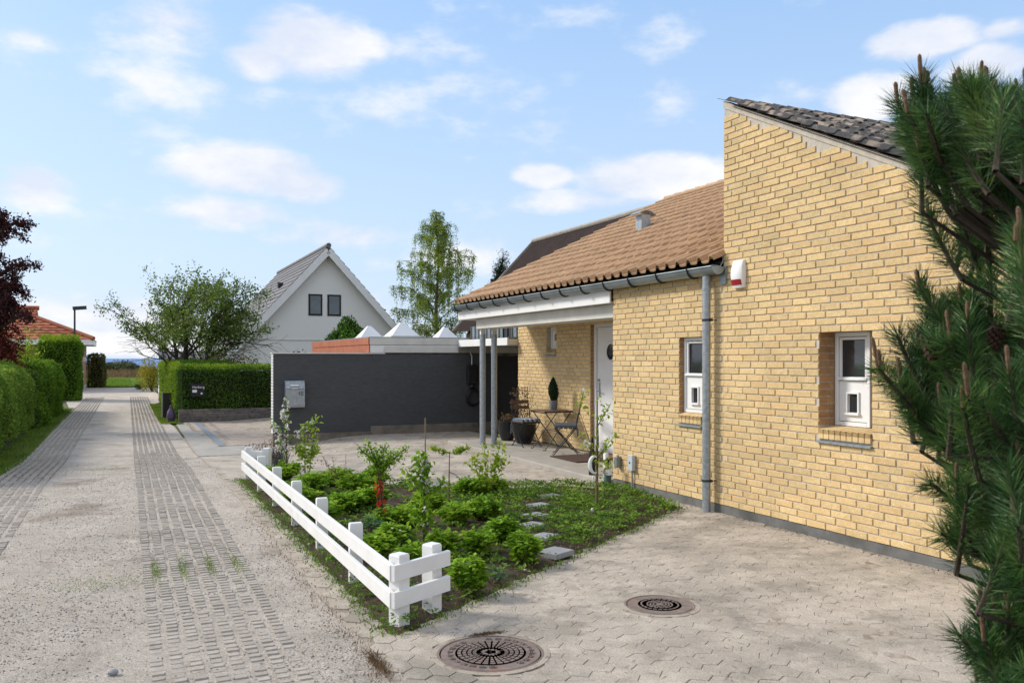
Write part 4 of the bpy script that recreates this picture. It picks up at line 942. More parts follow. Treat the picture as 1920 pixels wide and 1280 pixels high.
def chair(t, s, rot, label, stripe):
    CH = bpy.data.objects.new('folding_chair', None); COL.objects.link(CH); CH.location = toW(t, s, SZ); CH.rotation_euler = (0, 0, TH+rot); OFF[CH.name] = (0, 0, 0); setp(CH, label, 'chair', 'folding chairs at the bistro table')
    # local: x across, +y = back of the chair
    for k in range(5): b = MB(); y = -.18+.074*k; b.bbox(-.19, y, .43, .19, y+.062, .444, .003); b.build('slat', M['brownwood'], CH)
    for sx in (-1, 1):
        b = MB(); b.tube([(sx*.185, -.22, .008), (sx*.185, -.19, .01), (sx*.185, .16, .43), (sx*.18, .245, .82)], .0085, 6); b.build('back_leg', M['blackmetal'], CH)
        b = MB(); b.tube([(sx*.170, .23, .008), (sx*.170, .20, .01), (sx*.170, -.18, .425)], .0085, 6); b.build('leg', M['blackmetal'], CH)
    b = MB(); b.tube([(-.185, -.14, .07), (.185, -.14, .07)], .006, 6); b.tube([(-.17, .15, .07), (.17, .15, .07)], .006, 6); b.tube([(-.185, -.18, .425), (.185, -.18, .425)], .007, 6); b.build('crossbar', M['blackmetal'], CH)
    for z in (.66, .76): b = MB(); b.bbox(-.19, .215+.1*(z-.66), z, .19, .230+.1*(z-.66), z+.058, .003); b.build('back_slat', M['brownwood'], CH)
    b = MB(); n = 8
    for k in range(n):
        x0 = -.19+.38*k/n; x1 = x0+.38/n; xm = (x0+x1)/2
        b.add([(x0, -.185, .45), (xm, -.19, .45), (x1, -.185, .45), (x0, -.18, .485), (xm, -.185, .505), (x1, -.18, .485), (x0, .18, .485), (xm, .185, .505), (x1, .18, .485), (x0, .185, .45), (xm, .19, .45), (x1, .185, .45)],
              [(0, 1, 4, 3), (1, 2, 5, 4), (3, 4, 7, 6), (4, 5, 8, 7), (6, 7, 10, 9), (7, 8, 11, 10)], (k % 2) if stripe else 0)
    b.add([(-.19, -.185, .45), (-.19, .185, .45), (-.19, .18, .485), (-.19, -.18, .485), (.19, -.185, .45), (.19, .185, .45), (.19, .18, .485), (.19, -.18, .485)], [(0, 1, 2, 3), (7, 6, 5, 4)])
    b.build('cushion', [M['cushion'], M['cushion_l']], CH, label='striped seat cushion' if stripe else None)
    b = MB(); b.tube([(-.19, .17, .45), (-.21, .19, .36), (-.20, .2, .22)], .010, 5); b.tube([(-.19, .16, .45), (-.19, .21, .38), (-.18, .2, .26)], .008, 5); b.build('cushion_tie', M['cushion'], CH)
    return CH
chair(.80, 6.42, R(0)+.1, 'folding chair with striped cushion on the far side of the bistro table', True)
chair(.86, 5.02, R(-118), 'folding chair with dark grey cushion on the near side of the bistro table', False)
# pot with small cypress
CY = thing('potted_cypress', 'small dark cypress in a grey pot standing on the bistro table', 'potted plant', (1.03, 5.80, .763))
b = MB(); b.lathe([(.058, 0), (.072, .04), (.078, .14), (.076, .165), (.066, .165), (.064, .14), (.001, .14)], (1.03, 5.80, .763), 20); b.build('pot', M['greypot'], CY, smooth=True)
n = 5200; h = rng.random(n); r_ = (.085*np.sin(np.pi*np.clip(h*.88+.12, 0, 1))**.8+.006)*rng.random(n)**.4; a = rng.uniform(0, 6.28, n)
Pp = np.c_[1.03+r_*np.cos(a), 5.80+r_*np.sin(a), .92+h*.37+.03*np.sin(a*3)]; leaves('foliage', Pp, .026, M['lf_dark'], CY, rng=rng, out=np.c_[np.cos(a), np.sin(a), 0*a]*.3, up=1.2, aspect=.3)
b = MB(); b.tube([(1.03, 5.8, .90), (1.03, 5.8, 1.2)], .01, 6); b.build('stem', M['bark'], CY)
# black planters
def planter(t, s, r, h, label, lattice):
    PL = thing('planter', label, 'planter', (t, s, SZ), group='black planters on the porch')
    prof = [(r*.55, 0), (r*.80, h*.3), (r*.97, h*.7), (r, h), (r*.93, h+.006), (r*.90, h-.03), (.001, h-.04)]
    b = MB(); n = 40; v = []
    for (q, z) in prof:
        for k in range(n): w = 2*math.pi*k/n; qq = q*(1 if (k % 2 or z >= h-.04) else .985); v.append((t+qq*math.cos(w), s+qq*math.sin(w), SZ+z))
    m = len(prof); b.add(v, [(i*n+k, i*n+(k+1) % n, (i+1)*n+(k+1) % n, (i+1)*n+k) for i in range(m-1) for k in range(n)]); b.build('pot', M['pot'], PL, smooth=True)
    b = MB(); b.lathe([(r*.9, 0), (.001, .01)], (t, s, SZ+h-.035), 16); b.build('compost', M['soil'], PL)
    return PL
PA = planter(.97, 6.88, .235, .37, 'larger black ribbed planter with dry twining plant behind the striped chair', True)
PB = planter(.93, 7.55, .20, .37, 'smaller black planter with low dry plant beside the posts', False)
b = MB()
for k in range(26):
    a = rg.uniform(0, 6.28); p = [(.97+.08*math.cos(a), 6.88+.08*math.sin(a), SZ+.34)]; x, y, z = p[0]
    for q in range(7): x += rg.uniform(-.05, .05)-.008; y += rg.uniform(-.05, .05); z += rg.uniform(.03, .11); p.append((min(x, 1.25), y, z))
    b.tube(p, .0035, 3, cap=False)
for dx in (-.1, .08): b.tube([(.97+dx, 6.9, SZ+.3), (.97+dx, 6.9, 1.14)], .006, 4)
b.tube([(.87, 6.9, 1.10), (1.05, 6.9, 1.12)], .006, 4); b.build('dry_stems', M['bark'], PA)
n = 420; Pp = np.c_[.95+rng.normal(0, .10, n), 6.88+rng.normal(0, .12, n), SZ+.40+rng.random(n)**.8*.62]; Pp[:, 0] = np.minimum(Pp[:, 0], 1.28); leaves('leaves', Pp, .035, M['lf_dry'], PA, rng=rng)
n = 160; Pp = np.c_[.93+rng.normal(0, .08, n), 7.55+rng.normal(0, .08, n), SZ+.36+rng.random(n)*.14]; leaves('leaves', Pp, .05, M['lf_dry'], PB, rng=rng, aspect=.25, up=1.)
# door mats
DM = thing('door_mat', 'brown doormat lying on the porch slab in front of the step', 'doormat', (.72, 4.25, SZ)); b = MB(); b.bbox(.42, 3.85, SZ, 1.02, 4.75, SZ+.018, .005); b.build('mat', M['mat'], DM)
DM = thing('door_mat', 'reddish doormat directly at the white front door threshold', 'doormat', (1.2, 4.35, SZ)); b = MB(); b.bbox(1.06, 3.95, SZ, 1.34, 4.78, SZ+.03, .006); b.build('mat', M['redbrown'] if 0 else M['brownwood'], DM)
# figurine by the wall
ft_, fs_ = -.20, 1.93
FG = thing('garden_figurine', 'painted garden figurine in black hat and green trousers reading a paper at the wall corner', 'figurine', (ft_, fs_, 0))
def fg(name, mat, fn, smooth=True):
    b = MB(); fn(b); return b.build(name, M[mat], FG, smooth=smooth)
Fz = .012
fg('base', 'plinth', lambda b: b.lathe([(.055, 0), (.055, .012), (.05, .016), (.001, .017)], (ft_, fs_, Fz), 16))
fg('trousers', 'teal', lambda b: (b.tube([(ft_-.02, fs_-.018, Fz+.02), (ft_-.022, fs_-.018, Fz+.07), (ft_-.012, fs_-.01, Fz+.13), (ft_, fs_, Fz+.165)], [.020, .032, .036, .034], 12), b.tube([(ft_+.02, fs_+.008, Fz+.02), (ft_+.02, fs_+.005, Fz+.08), (ft_+.01, fs_, Fz+.16)], [.02, .026, .034], 12)))
fg('jacket', 'olive', lambda b: (b.tube([(ft_, fs_, Fz+.15), (ft_, fs_, Fz+.19), (ft_, fs_, Fz+.24), (ft_, fs_, Fz+.272)], [.040, .044, .042, .018], 14), b.tube([(ft_-.035, fs_-.01, Fz+.25), (ft_-.058, fs_-.03, Fz+.20), (ft_-.03, fs_-.065, Fz+.185)], [.016, .015, .011], 9), b.tube([(ft_+.035, fs_-.01, Fz+.25), (ft_+.055, fs_-.03, Fz+.205), (ft_+.032, fs_-.065, Fz+.195)], [.016, .015, .011], 9)))
def head(b):
    b.sphere((ft_, fs_-.004, Fz+.302), (.029, .031, .034), 14); b.sphere((ft_-.003, fs_-.036, Fz+.298), (.006, .007, .008), 8); b.sphere((ft_-.03, fs_, Fz+.30), (.006, .008, .011), 8); b.sphere((ft_+.03, fs_, Fz+.30), (.006, .008, .011), 8); b.tube([(ft_, fs_, Fz+.255), (ft_, fs_, Fz+.28)], .014, 10)
fg('head', 'skin', head)
fg('eyes', 'black', lambda b: (b.sphere((ft_-.011, fs_-.031, Fz+.308), .005, 8), b.sphere((ft_+.011, fs_-.031, Fz+.308), .005, 8), b.tube([(ft_-.009, fs_-.033, Fz+.285), (ft_+.009, fs_-.033, Fz+.285)], .0015, 5)))
fg('hat', 'black', lambda b: b.lathe([(.001, -.001), (.054, -.003), (.055, .002), (.033, .006), (.030, .032), (.022, .038), (.001, .039)], (ft_, fs_-.002, Fz+.322), 20))
fg('newspaper', 'white', lambda b: (b.prism([(ft_-.004, fs_-.082, Fz+.165), (ft_+.052, fs_-.068, Fz+.175), (ft_+.052, fs_-.055, Fz+.25), (ft_-.004, fs_-.066, Fz+.242)], (0, .003, 0)), b.prism([(ft_-.006, fs_-.082, Fz+.165), (ft_-.05, fs_-.066, Fz+.172), (ft_-.05, fs_-.055, Fz+.235), (ft_-.006, fs_-.066, Fz+.242)], (0, .003, 0))), False)
fg('shoes', 'blackmetal', lambda b: (b.sphere((ft_-.024, fs_-.034, Fz+.024), (.016, .028, .012), 10), b.sphere((ft_+.024, fs_-.022, Fz+.024), (.016, .028, .012), 10)))
fg('stool', 'teal', lambda b: b.tube([(ft_+.05, fs_+.01, Fz), (ft_+.045, fs_, Fz+.09), (ft_+.035, fs_, Fz+.17)], [.012, .02, .03], 10))
for q in (-.012, .012): fg('hand', 'skin', lambda b: b.sphere((ft_+q*4, fs_-.068, Fz+.197), (.009, .009, .011), 8))
LN = thing('slim_ornament', 'slim black and white ornament standing behind the wall corner on the porch', 'ornament', (.10, 2.45, SZ))  # unidentified object, shaped as two plain columns
b = MB(); b.lathe([(.035, 0), (.035, .30), (.028, .31), (.001, .312)], (.08, 2.42, SZ), 16); b.build('white_column', M['white'], LN, smooth=True)
b = MB(); b.lathe([(.045, 0), (.045, .26), (.03, .34), (.03, .42), (.012, .50), (.001, .51)], (-.02, 2.62, SZ), 16); b.build('black_column', M['black'], LN, smooth=True)
# ================================================================ HEDGES
def shell(box_, n, rng, amp=.05, faces='lrfbt'):
    """points on the faces of a box hedge (t0,t1,s0,s1,z0,z1), bulging and uneven, with outward directions"""
    t0, t1, s0, s1, z0, z1 = box_; ar = {'l': (s1-s0)*(z1-z0), 'r': (s1-s0)*(z1-z0), 'f': (t1-t0)*(z1-z0), 'b': (t1-t0)*(z1-z0), 't': (t1-t0)*(s1-s0)}
    tot = sum(ar[k] for k in faces); P = []; O = []
    for k in faces:
        m = int(n*ar[k]/tot); u, v = rng.random(m), rng.random(m); q = np.empty((m, 3)); o = np.zeros((m, 3))
        q[:, 2] = z0+(z1-z0)*v
        if k in 'lr': q[:, 0] = t0 if k == 'l' else t1; q[:, 1] = s0+(s1-s0)*u; o[:, 0] = -1 if k == 'l' else 1
        elif k in 'fb': q[:, 1] = s0 if k == 'f' else s1; q[:, 0] = t0+(t1-t0)*u; o[:, 1] = -1 if k == 'f' else 1
        else: q[:, 0] = t0+(t1-t0)*u; q[:, 1] = s0+(s1-s0)*v; q[:, 2] = z1; o[:, 2] = 1
        d = amp*(np.sin(q[:, 1]*3.1+q[:, 2]*2.3)+np.sin(q[:, 0]*3.7+q[:, 1]*1.3+q[:, 2]*4.1)+np.sin(q[:, 1]*7.3+q[:, 0]*5.7-q[:, 2]*6.1)*.6)*.6+rng.normal(0, .025, m)
        # rounded corners
        for ax, lo, hi in ((0, t0, t1), (1, s0, s1), (2, -9, z1)):
            e = np.minimum(q[:, ax]-lo, hi-q[:, ax]); inn = np.clip(1-e/(.16 if amp < .07 else .42), 0, 1)**2*(.09 if amp < .07 else .20)
            if abs(o[:, ax]).max() < .5: d = d-inn
        P.append(q+o*d[:, None]); O.append(o)
    return np.concatenate(P), np.concatenate(O)
def hedge(name, label, boxes, n, size, mat, core, top=None, cat='hedge', ntop=0, amp=.05, aspect=.6):
    b0 = boxes[0]; HG = thing(name, label, cat, ((b0[0]+b0[1])/2, b0[2], b0[4]))
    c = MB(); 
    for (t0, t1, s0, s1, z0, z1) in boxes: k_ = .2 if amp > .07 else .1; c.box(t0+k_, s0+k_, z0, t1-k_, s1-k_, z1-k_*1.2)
    c.build('branches', M['lf_core'], HG)  # added solid dark core, shade behind the leaves put into its colour
    tot = sum((b[1]-b[0]+b[3]-b[2])*(b[5]-b[4]) for b in boxes); P = []; O = []
    for b in boxes:
        p, o = shell(b, int(n*((b[1]-b[0]+b[3]-b[2])*(b[5]-b[4]))/tot), rng, amp); P.append(p); O.append(o)
    P = np.concatenate(P); O = np.concatenate(O); keep = np.ones(len(P), bool)
    leaves('foliage', P[keep], size, M[mat], HG, rng=rng, out=O[keep], up=.15, aspect=aspect)
    if top:
        b = boxes[top[2]] if len(top) > 2 else boxes[0]; m = ntop; iq = .0 if amp < .07 else .2; p = np.c_[rng.uniform(b[0]+iq, b[1]-iq, m), rng.uniform(b[2]+iq, b[3]-iq*.3, m), b[5]-.06+rng.random(m)**2*top[0]]
        leaves('young_shoots', p, size*.9, M[top[1]], HG, rng=rng, up=1.0, aspect=aspect)
    return HG
M['lf_core'] = pm('hedge_core_shade', (.012, .022, .006), (.02, .016, .008), 8, .95)
hedge('hedge', 'long broad-leaved hedge at the left edge of the photo along the lane', [(-10.0, -7.93, 6.3, 17.2, 0, 1.43)], 60000, .062, 'lf_left', None, top=(.10, 'lf_left'), ntop=5000, amp=.085)
hedge('hedge', 'bright green hedge with yellowish top behind the long left hedge', [(-9.8, -7.75, 17.2, 26.2, -.16, 1.50)], 26000, .075, 'lf_hedge', None, top=(.15, 'lf_lime'), ntop=5200, amp=.085)
hedge('tall_hedge', 'tall clipped block of green hedge in front of the red brick house', [(-9.05, -7.55, 33.6, 35.6, -.16, 2.38)], 15000, .09, 'lf_hedge', None, top=(.35, 'lf_lime'), ntop=3200, amp=.06)
hedge('hedge', 'dark ivy-like hedge running left from the tall clipped hedge', [(-17, -9.1, 34.5, 35.6, -.16, 1.75)], 6000, .10, 'lf_box', None, top=(.1, 'lf_lime'), ntop=500)
hedge('hedge', 'brownish green clipped shrub at the corner of the red brick house', [(-7.75, -6.9, 51.8, 53.4, -.16, 1.9)], 2500, .12, 'lf_brown', None)
hedge('hedge', 'dark clipped conifer hedge on a stone wall with a name sign', [(-4.40, -.6, 18.28, 19.9, .16, 1.40), (-4.42, -2.7, 19.5, 30.5, -.10, 1.52)], 100000, .056, 'lf_box', None, top=(.16, 'lf_lime'), ntop=5200, amp=.035, aspect=.4)
o = [x for x in bpy.data.objects if x.get('label', '').startswith('dark clipped conifer')][0]
p, q = shell((-4.46, -4.3, 18.5, 30.4, -.02, 1.56), 14000, rng, .03, 'lt'); leaves('painted_sun_side', p, .045, M['lf_lime'], o, rng=rng, out=q, aspect=.45, label='yellow-green side of the hedge, sunlight painted into the leaf colour')  # paler leaves paint the sunlight onto this side
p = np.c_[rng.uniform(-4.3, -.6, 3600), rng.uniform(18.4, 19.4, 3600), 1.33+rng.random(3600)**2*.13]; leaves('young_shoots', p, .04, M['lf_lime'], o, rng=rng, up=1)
# dry stone wall below the hedge
SWL = thing('stone_wall', 'low dry wall of flat grey stones below the dark hedge', 'wall', (-4.39, 18.2, -.16))
zc = -.16
for r_ in range(7):
    h = rg.uniform(.045, .062); t = -4.40
    while t < -.7:
        l = rg.uniform(.25, .95); b = MB(); d = rg.uniform(0, .02); b.bbox(t, 18.2-d, zc, min(t+l-.012, -.7), 18.45, zc+h-.006, .006); b.build('stone', M['drystone'], SWL); t += l
    zc += h
b = MB(); b.box(-4.37, 18.235, -.2, -.72, 18.6, zc-.02); b.build('joints', M['irondark'], SWL)
# sign on the hedge
SG = thing('name_sign', 'dark name board with white lettering fixed in the front of the dark hedge', 'sign', (-4.0, 18.2, .7))
sl_, sz1 = zat(357, 719, 18.2); sr_, sz0 = zat(384, 743, 18.2)
b = MB(); b.bbox(sl_, 18.16, sz0, sr_, 18.20, sz1, .006); b.build('board', M['rubber'], SG)
text('lettering', 'Herberg', .095, (sl_+.05, 18.158, sz1-.13), SG, M['white'])
b = MB(); b.box(sl_+.05, 18.152, sz1-.25, sl_+.17, 18.159, sz1-.175); b.build('plate', M['white'], SG); b = MB(); b.tube([(sr_-.09, 18.159, sz1-.28), (sr_-.09, 18.150, sz1-.28)], .03, 12); b.build('bell_push', M['flower_w'], SG)
BP = thing('garden_board', 'narrow upright black panel with a pale post beside the hedge', 'garden board', (-4.75, 20.4, -.16)); b = MB(); b.bbox(-4.72, 20.4, -.16, -4.46, 20.46, .62, .004); b.build('panel', M['blackmetal'], BP); b = MB(); b.box(-4.765, 20.39, -.16, -4.725, 20.46, .66); b.build('post', M['concrete'], BP)
VS = thing('vase', 'purple glazed garden vase at the foot of the hedge corner', 'vase', (-4.56, 18.55, -.16)); b = MB(); b.lathe([(.06, 0), (.10, .08), (.125, .20), (.10, .32), (.05, .40), (.045, .46), (.055, .48)], (-4.58, 18.6, -.16), 18); b.build('body', M['purple'], VS, smooth=True)
# ================================================================ FAR BUILDINGS
def toL2(px, Y): return toL((px-960)/1600*Y, Y)
WHs = 32.5; wt = 2.86; az_ = 6.88
WH = thing('white_house', 'white rendered A-frame house with steep grey tiled roof and two dark windows', 'house', (wt, WHs, -.16))
sl = 1.10; hw = 4.75
b = MB(); b.prism([(wt-hw+.25, WHs, -.2), (wt+hw-.25, WHs, -.2), (wt+hw-.25, WHs, az_-.3-(hw-.25)*sl), (wt, WHs, az_-.30), (wt-hw+.25, WHs, az_-.3-(hw-.25)*sl)], (0, 13.2, 0)); o = b.build('wall', M['whitewall'], WH); flipfix(o.data)
for sx in (-1, 1):
    for k in range(19):                               # tile courses, each lapping the one below
        d0 = k*.36; d1 = d0+.40; nx = Vector((sx*sl, 0, 1)).normalized(); dn = Vector((sx, 0, -sl)).normalized(); a0 = Vector((wt, WHs-.42, az_))
        p0 = a0+dn*d0+nx*.012; p1 = a0+dn*d1+nx*.045; b = MB()
        b.add([p0, p1, p1-nx*.03, p0-nx*.03]+[Vector(v)+Vector((0, 14.0, 0)) for v in (p0, p1, p1-nx*.03, p0-nx*.03)], [(0, 1, 5, 4), (1, 2, 6, 5), (3, 0, 4, 7), (0, 3, 2, 1), (4, 5, 6, 7)])
        o = b.build('tile_course', M['darkroof'], WH); flipfix(o.data)
    dn = Vector((sx, 0, -sl)).normalized(); p = Vector((wt, WHs-.44, az_-.03)); q = p+dn*7.05; b = MB(); b.bar(p-dn*.0+Vector((0, 0, -.19)), q+Vector((0, 0, -.19)), .035, .30, up=(0, 0, 1)); o = b.build('verge_board', M['white'], WH)
    b = MB(); b.prism([tuple(p+Vector((0, .02, -.04))), tuple(q+Vector((0, .02, -.04))), tuple(q+Vector((0, .44, -.04))), tuple(p+Vector((0, .44, -.04)))], (0, 0, -.02)); b.build('soffit', M['offwhite'], WH)
b = MB(); b.tube([(wt, WHs-.5, az_+.02), (wt, WHs+13.6, az_+.02)], .12, 10); b.build('ridge', M['darkroof'], WH, smooth=True)
for tc0 in (2.34, 3.22):
    b = MB(); b.box(tc0-.32, WHs-.03, 3.66, tc0+.32, WHs+.05, 4.66); w_ = b.build('window', M['rubber'], WH); b = MB(); b.box(tc0-.24, WHs-.036, 3.74, tc0+.24, WHs-.031, 4.58); b.build('pane', M['glass_sky_tint'] if 'glass_sky_tint' in M else M['glass'], w_)
b = MB(); b.box(wt-hw+.2, WHs-.03, 2.50, wt+hw-.2, WHs-.002, 2.54); b.build('trim', M['offwhite'], WH)
b = MB(); b.tube([(wt+3.15, WHs+1.5, 3.4), (wt+3.15, WHs+1.5, 4.05)], .11, 10); b.tube([(wt+3.15, WHs+1.5, 4.05), (wt+3.15, WHs+1.5, 4.12)], .15, 10); b.build('vent_pipe', M['blackmetal'], WH)
b = MB(); b.box(wt-1.7, WHs+3.2, 5.16, wt-1.45, WHs+3.5, 5.42); b.build('roof_vent', M['blackmetal'], WH)
# red brick house at the left
RS = 45.9; RTt = -7.9
RH = thing('red_brick_house', 'red brick bungalow with orange-red tiled hipped roof beyond the left hedges', 'house', (RTt, RS, -.16))
b = MB(); b.box(-24, RS, -.2, RTt-.03, RS+6.4, 2.55); b.build('wall', M['redbrick'], RH)
b = MB(); b.box(RTt-.028, RS+.02, -.2, RTt, RS+6.4, 2.55); b.build('side_wall', M['pinkbrick'], RH); b = MB(); b.box(RTt-.02, RS-.02, -.2, RTt+.03, RS+6.4, .1); b.build('plinth', M['concrete'], RH)
bb = MB()
for r_ in range(38):
    for k in range(18):
        t = RTt-.25-.24*k-(.12 if r_ % 2 else 0); z = .02+r_*.0667
        if z < 2.5: bb.box(t, RS-.012, z, t+.225, RS+.001, z+.054)
bb.build('bricks', M['redbrick'], RH, kind='stuff')
b = MB(); b.bbox(-24, RS-.55, 2.42, RTt+.55, RS-.5, 2.75, .005); b.bbox(RTt+.5, RS-.5, 2.42, RTt+.55, RS+6.9, 2.75, .005); b.box(-24, RS-.5, 2.42, RTt+.5, RS+6.9, 2.45); b.build('eaves_board', M['white'], RH)
rz2, rs2 = 4.55, RS+3.2; rx = -10.35; rxg = -10.35; hz2 = 3.95
b = MB(); sl2 = (rz2-2.72)/(rs2-(RS-.6))
def rr(t, s): return (t, s, 2.72+(s-(RS-.6))*sl2)
kk = RTt+.6
hs = (hz2-2.72)/sl2+RS-.6; ht = kk-(kk-rxg)*.93
for k in range(12):                                   # courses of the front slope
    s0_, s1_ = RS-.6+k*.33, min(RS-.6+(k+1)*.33+.04, rs2)
    if s0_ >= rs2: break
    e0_ = kk-(s0_-(RS-.6))/(hs-(RS-.6))*(kk-rxg) if s0_ < hs else rxg; e1_ = kk-(s1_-(RS-.6))/(hs-(RS-.6))*(kk-rxg) if s1_ < hs else rxg
    n_ = 64; v = []
    for j, (s_, e_, dz) in enumerate(((s0_, e0_, .06), (s1_, e1_, .0))):
        for i in range(n_+1):
            t = -24+(e_+24)*i/n_ ; z = rr(t, s_)[2]+dz+.03*math.sin((t)*2*math.pi/.40); v.append((t, s_, z))
    for i in range(n_+1): v.append((v[i][0], s0_+.002, v[i][2]-.05))
    b.add(v, [(i, i+1, n_+2+i, n_+1+i) for i in range(n_)]+[(2*(n_+1)+i, 2*(n_+1)+i+1, i+1, i) for i in range(n_)])
b.build('roof_tiles', M['redtile'], RH, kind='stuff')
b = MB(); b.add([(kk, RS-.6, 2.72), (kk, RS+7, 2.72), (rxg, 2*rs2-hs, hz2), (rxg, hs, hz2), (rxg, rs2, rz2), (-24, rs2, rz2), (-24, RS+7, 2.72)], [(0, 1, 2, 3), (3, 2, 4), (5, 4, 2, 1, 6)]); b.build('roof', M['redtile'], RH)
b = MB(); b.tube([(kk, RS-.6, 2.76), (rxg, hs, hz2+.06)], .13, 8); b.tube([(-24, rs2, rz2+.04), (rxg+.1, rs2, rz2+.04)], .13, 8); b.build('ridge_tiles', M['redtile'], RH, smooth=True)
b = MB(); b.box(RTt+.001, RS+1.2, 1.5, RTt+.16, RS+1.5, 1.75); b.build('wall_lamp', M['white'], RH); b = MB(); b.box(RTt+.001, RS+.8, .1, RTt+.04, RS+.95, 1.0); b.build('meter', M['white'], RH)
# street lamp
lt, ls = toL2(140, 44)
SL = thing('street_lamp', 'slim grey street lamp behind the tall clipped hedge', 'street lamp', (lt, ls, -.16)); b = MB(); b.tube([(lt, ls, -.16), (lt, ls, 4.2)], [.06, .045], 12); b.build('pole', M['zinc_dark'], SL, smooth=True)
b = MB(); b.bar((lt-.09, ls, 4.24), (lt+.55, ls+.0, 4.30), .20, .18); b.build('lamp_head', M['zinc_dark'], SL)
# small white building with grey wavy roof
qt, qs = toL2(301, 40); qt = -4.15; qs = 33.5
SH = thing('small_white_shed', 'small white shed with grey wavy roof behind the hedge at the lane end', 'shed', (qt, qs, -.16))
b = MB(); b.box(qt, qs, -.2, qt+3.6, qs+2.2, 1.62); b.box(qt-.0, qs+2.2, -.2, qt+.4, qs+4.4, 1.42); b.box(qt, qs+4.4, -.2, qt+.4, qs+7.0, 1.22); b.build('wall', M['whitewall'], SH)
b = MB(); n_ = 30; v = []
for (s_, z) in ((qs-.25, 1.66), (qs+1.2, 1.98)):
    for i in range(n_+1): t = qt-.15+3.9*i/n_; v.append((t, s_, z+.05*math.sin(t*14)))
for i in range(n_+1): v.append((v[i][0], qs-.24, v[i][2]-.07))
b.add(v, [(i, i+1, n_+2+i, n_+1+i) for i in range(n_)]+[(2*n_+2+i, 2*n_+3+i, i+1, i) for i in range(n_)]); b.add([(qt-.15, qs+1.2, 1.98), (qt+3.75, qs+1.2, 1.98), (qt+3.75, qs+2.4, 1.62), (qt-.15, qs+2.4, 1.62), (qt-.15, qs-.25, 1.62), (qt+3.75, qs-.25, 1.62)], [(0, 1, 2, 3), (0, 3, 4), (1, 5, 2)]); b.build('roof', M['darkroof'], SH)
b = MB(); b.tube([(qt-.15, qs-.25, 1.72), (qt-.15, qs+1.2, 2.04)], .09, 8)
for z, s_ in ((1.43, qs+2.4), (1.23, qs+4.5)): b.box(qt-.12, s_, z, qt+.5, s_+1.8, z+.07)
b.build('coping', M['darkroof'], SH)
# brown-roofed house behind
BRs = 27.0
def brown():
    # verge line seen from (850,622) up to (1001,453), ridge runs towards the camera
    b0, z0_ = zat(850, 622, BRs); b1, z1_ = zat(1001, 453, BRs)
    BH = thing('brown_roofed_house', 'house with steep dark brown roof rising behind the tan tiled roof', 'house', (b1, BRs, -.1))
    ln = 15.0; b = MB(); b.add([(b0, BRs, z0_), (b1, BRs, z1_), (b1, BRs-ln, z1_), (b0, BRs-ln, z0_)], [(0, 1, 2, 3)]); 
    b.add([(b1, BRs, z1_), (2*b1-b0, BRs, z0_), (2*b1-b0, BRs-ln, z0_), (b1, BRs-ln, z1_)], [(0, 1, 2, 3)]); r = b.build('roof', M['brownroof'], BH); flipfix(r.data)
    n = Vector((-(z1_-z0_), 0, b1-b0)).normalized(); rb = MB(); d = (Vector((b1, 0, z1_))-Vector((b0, 0, z0_))); L3 = d.length; d.normalize()
    for k in range(int(ln/.19)):
        s_ = BRs-.1-k*.19; p = Vector((b0, s_, z0_))+n*.005; q = Vector((b1, s_, z1_))+n*.005; rb.bar(p, q, .07, .03, up=tuple(n))
    rb.build('roof_ribs', M['brownroof'], BH, kind='stuff')
    b = MB(); b.prism([(b0+.4, BRs-.5, -.1), (2*b1-b0-.4, BRs-.5, -.1), (2*b1-b0-.4, BRs-.5, z0_-.1), (b1, BRs-.5, z1_-.4), (b0+.4, BRs-.5, z0_-.1)], (0, -ln+1, 0)); o = b.build('wall', M['brick_shaded'], BH); flipfix(o.data)
    b = MB(); b.bar((b0, BRs+.03, z0_), (b1, BRs+.03, z1_), .05, .16); b.tube([(b1, BRs+.05, z1_+.04), (b1, BRs-ln, z1_+.04)], .10, 8); b.build('verge_and_ridge', M['concrete'], BH)
brown()
# ================================================================ FLOWER BED
def polyfan(name, poly, z, mat, crown=.03):
    "bed surface: triangulated grid inside the polygon, slightly raised towards the middle"
    P = []; xs = [p[0] for p in poly]; ys = [p[1] for p in poly]; st = .09; V = []; F = []; idx = {}
    nx = int((max(xs)-min(xs))/st)+2; ny = int((max(ys)-min(ys))/st)+2
    def edist(x, y):
        d = 9
        for (x1, y1), (x2, y2) in zip(poly, poly[1:]+poly[:1]):
            l = (x2-x1)**2+(y2-y1)**2; k = max(0, min(1, ((x-x1)*(x2-x1)+(y-y1)*(y2-y1))/l)); d = min(d, math.hypot(x-x1-k*(x2-x1), y-y1-k*(y2-y1)))
        return d
    for i in range(nx):
        for j in range(ny):
            x, y = min(xs)+i*st, min(ys)+j*st; ins = inpoly(x, y, poly); d = edist(x, y)
            if ins or d < st*1.0:
                if not ins: 
                    # pull to the boundary
                    best = None
                    for (x1, y1), (x2, y2) in zip(poly, poly[1:]+poly[:1]):
                        l = (x2-x1)**2+(y2-y1)**2; k = max(0, min(1, ((x-x1)*(x2-x1)+(y-y1)*(y2-y1))/l)); q = (x1+k*(x2-x1), y1+k*(y2-y1)); dd = math.hypot(x-q[0], y-q[1])
                        if best is None or dd < best[0]: best = (dd, q)
                    x, y = best[1]; d = 0
                idx[i, j] = len(V); V.append((x, y, z+crown*min(d/.35, 1)+(rg.uniform(-.008, .012) if d > .05 else -.004)))
    for (i, j) in idx:
        if all(q in idx for q in ((i+1, j), (i+1, j+1), (i, j+1))): F.append((idx[i, j], idx[i+1, j], idx[i+1, j+1], idx[i, j+1]))
    o = link(name, npmesh(name, V, F, mat)); return setp(o, kind='structure')
polyfan('flower_bed_soil', BED, .012, M['soil'])
rng = np.random.default_rng(11)
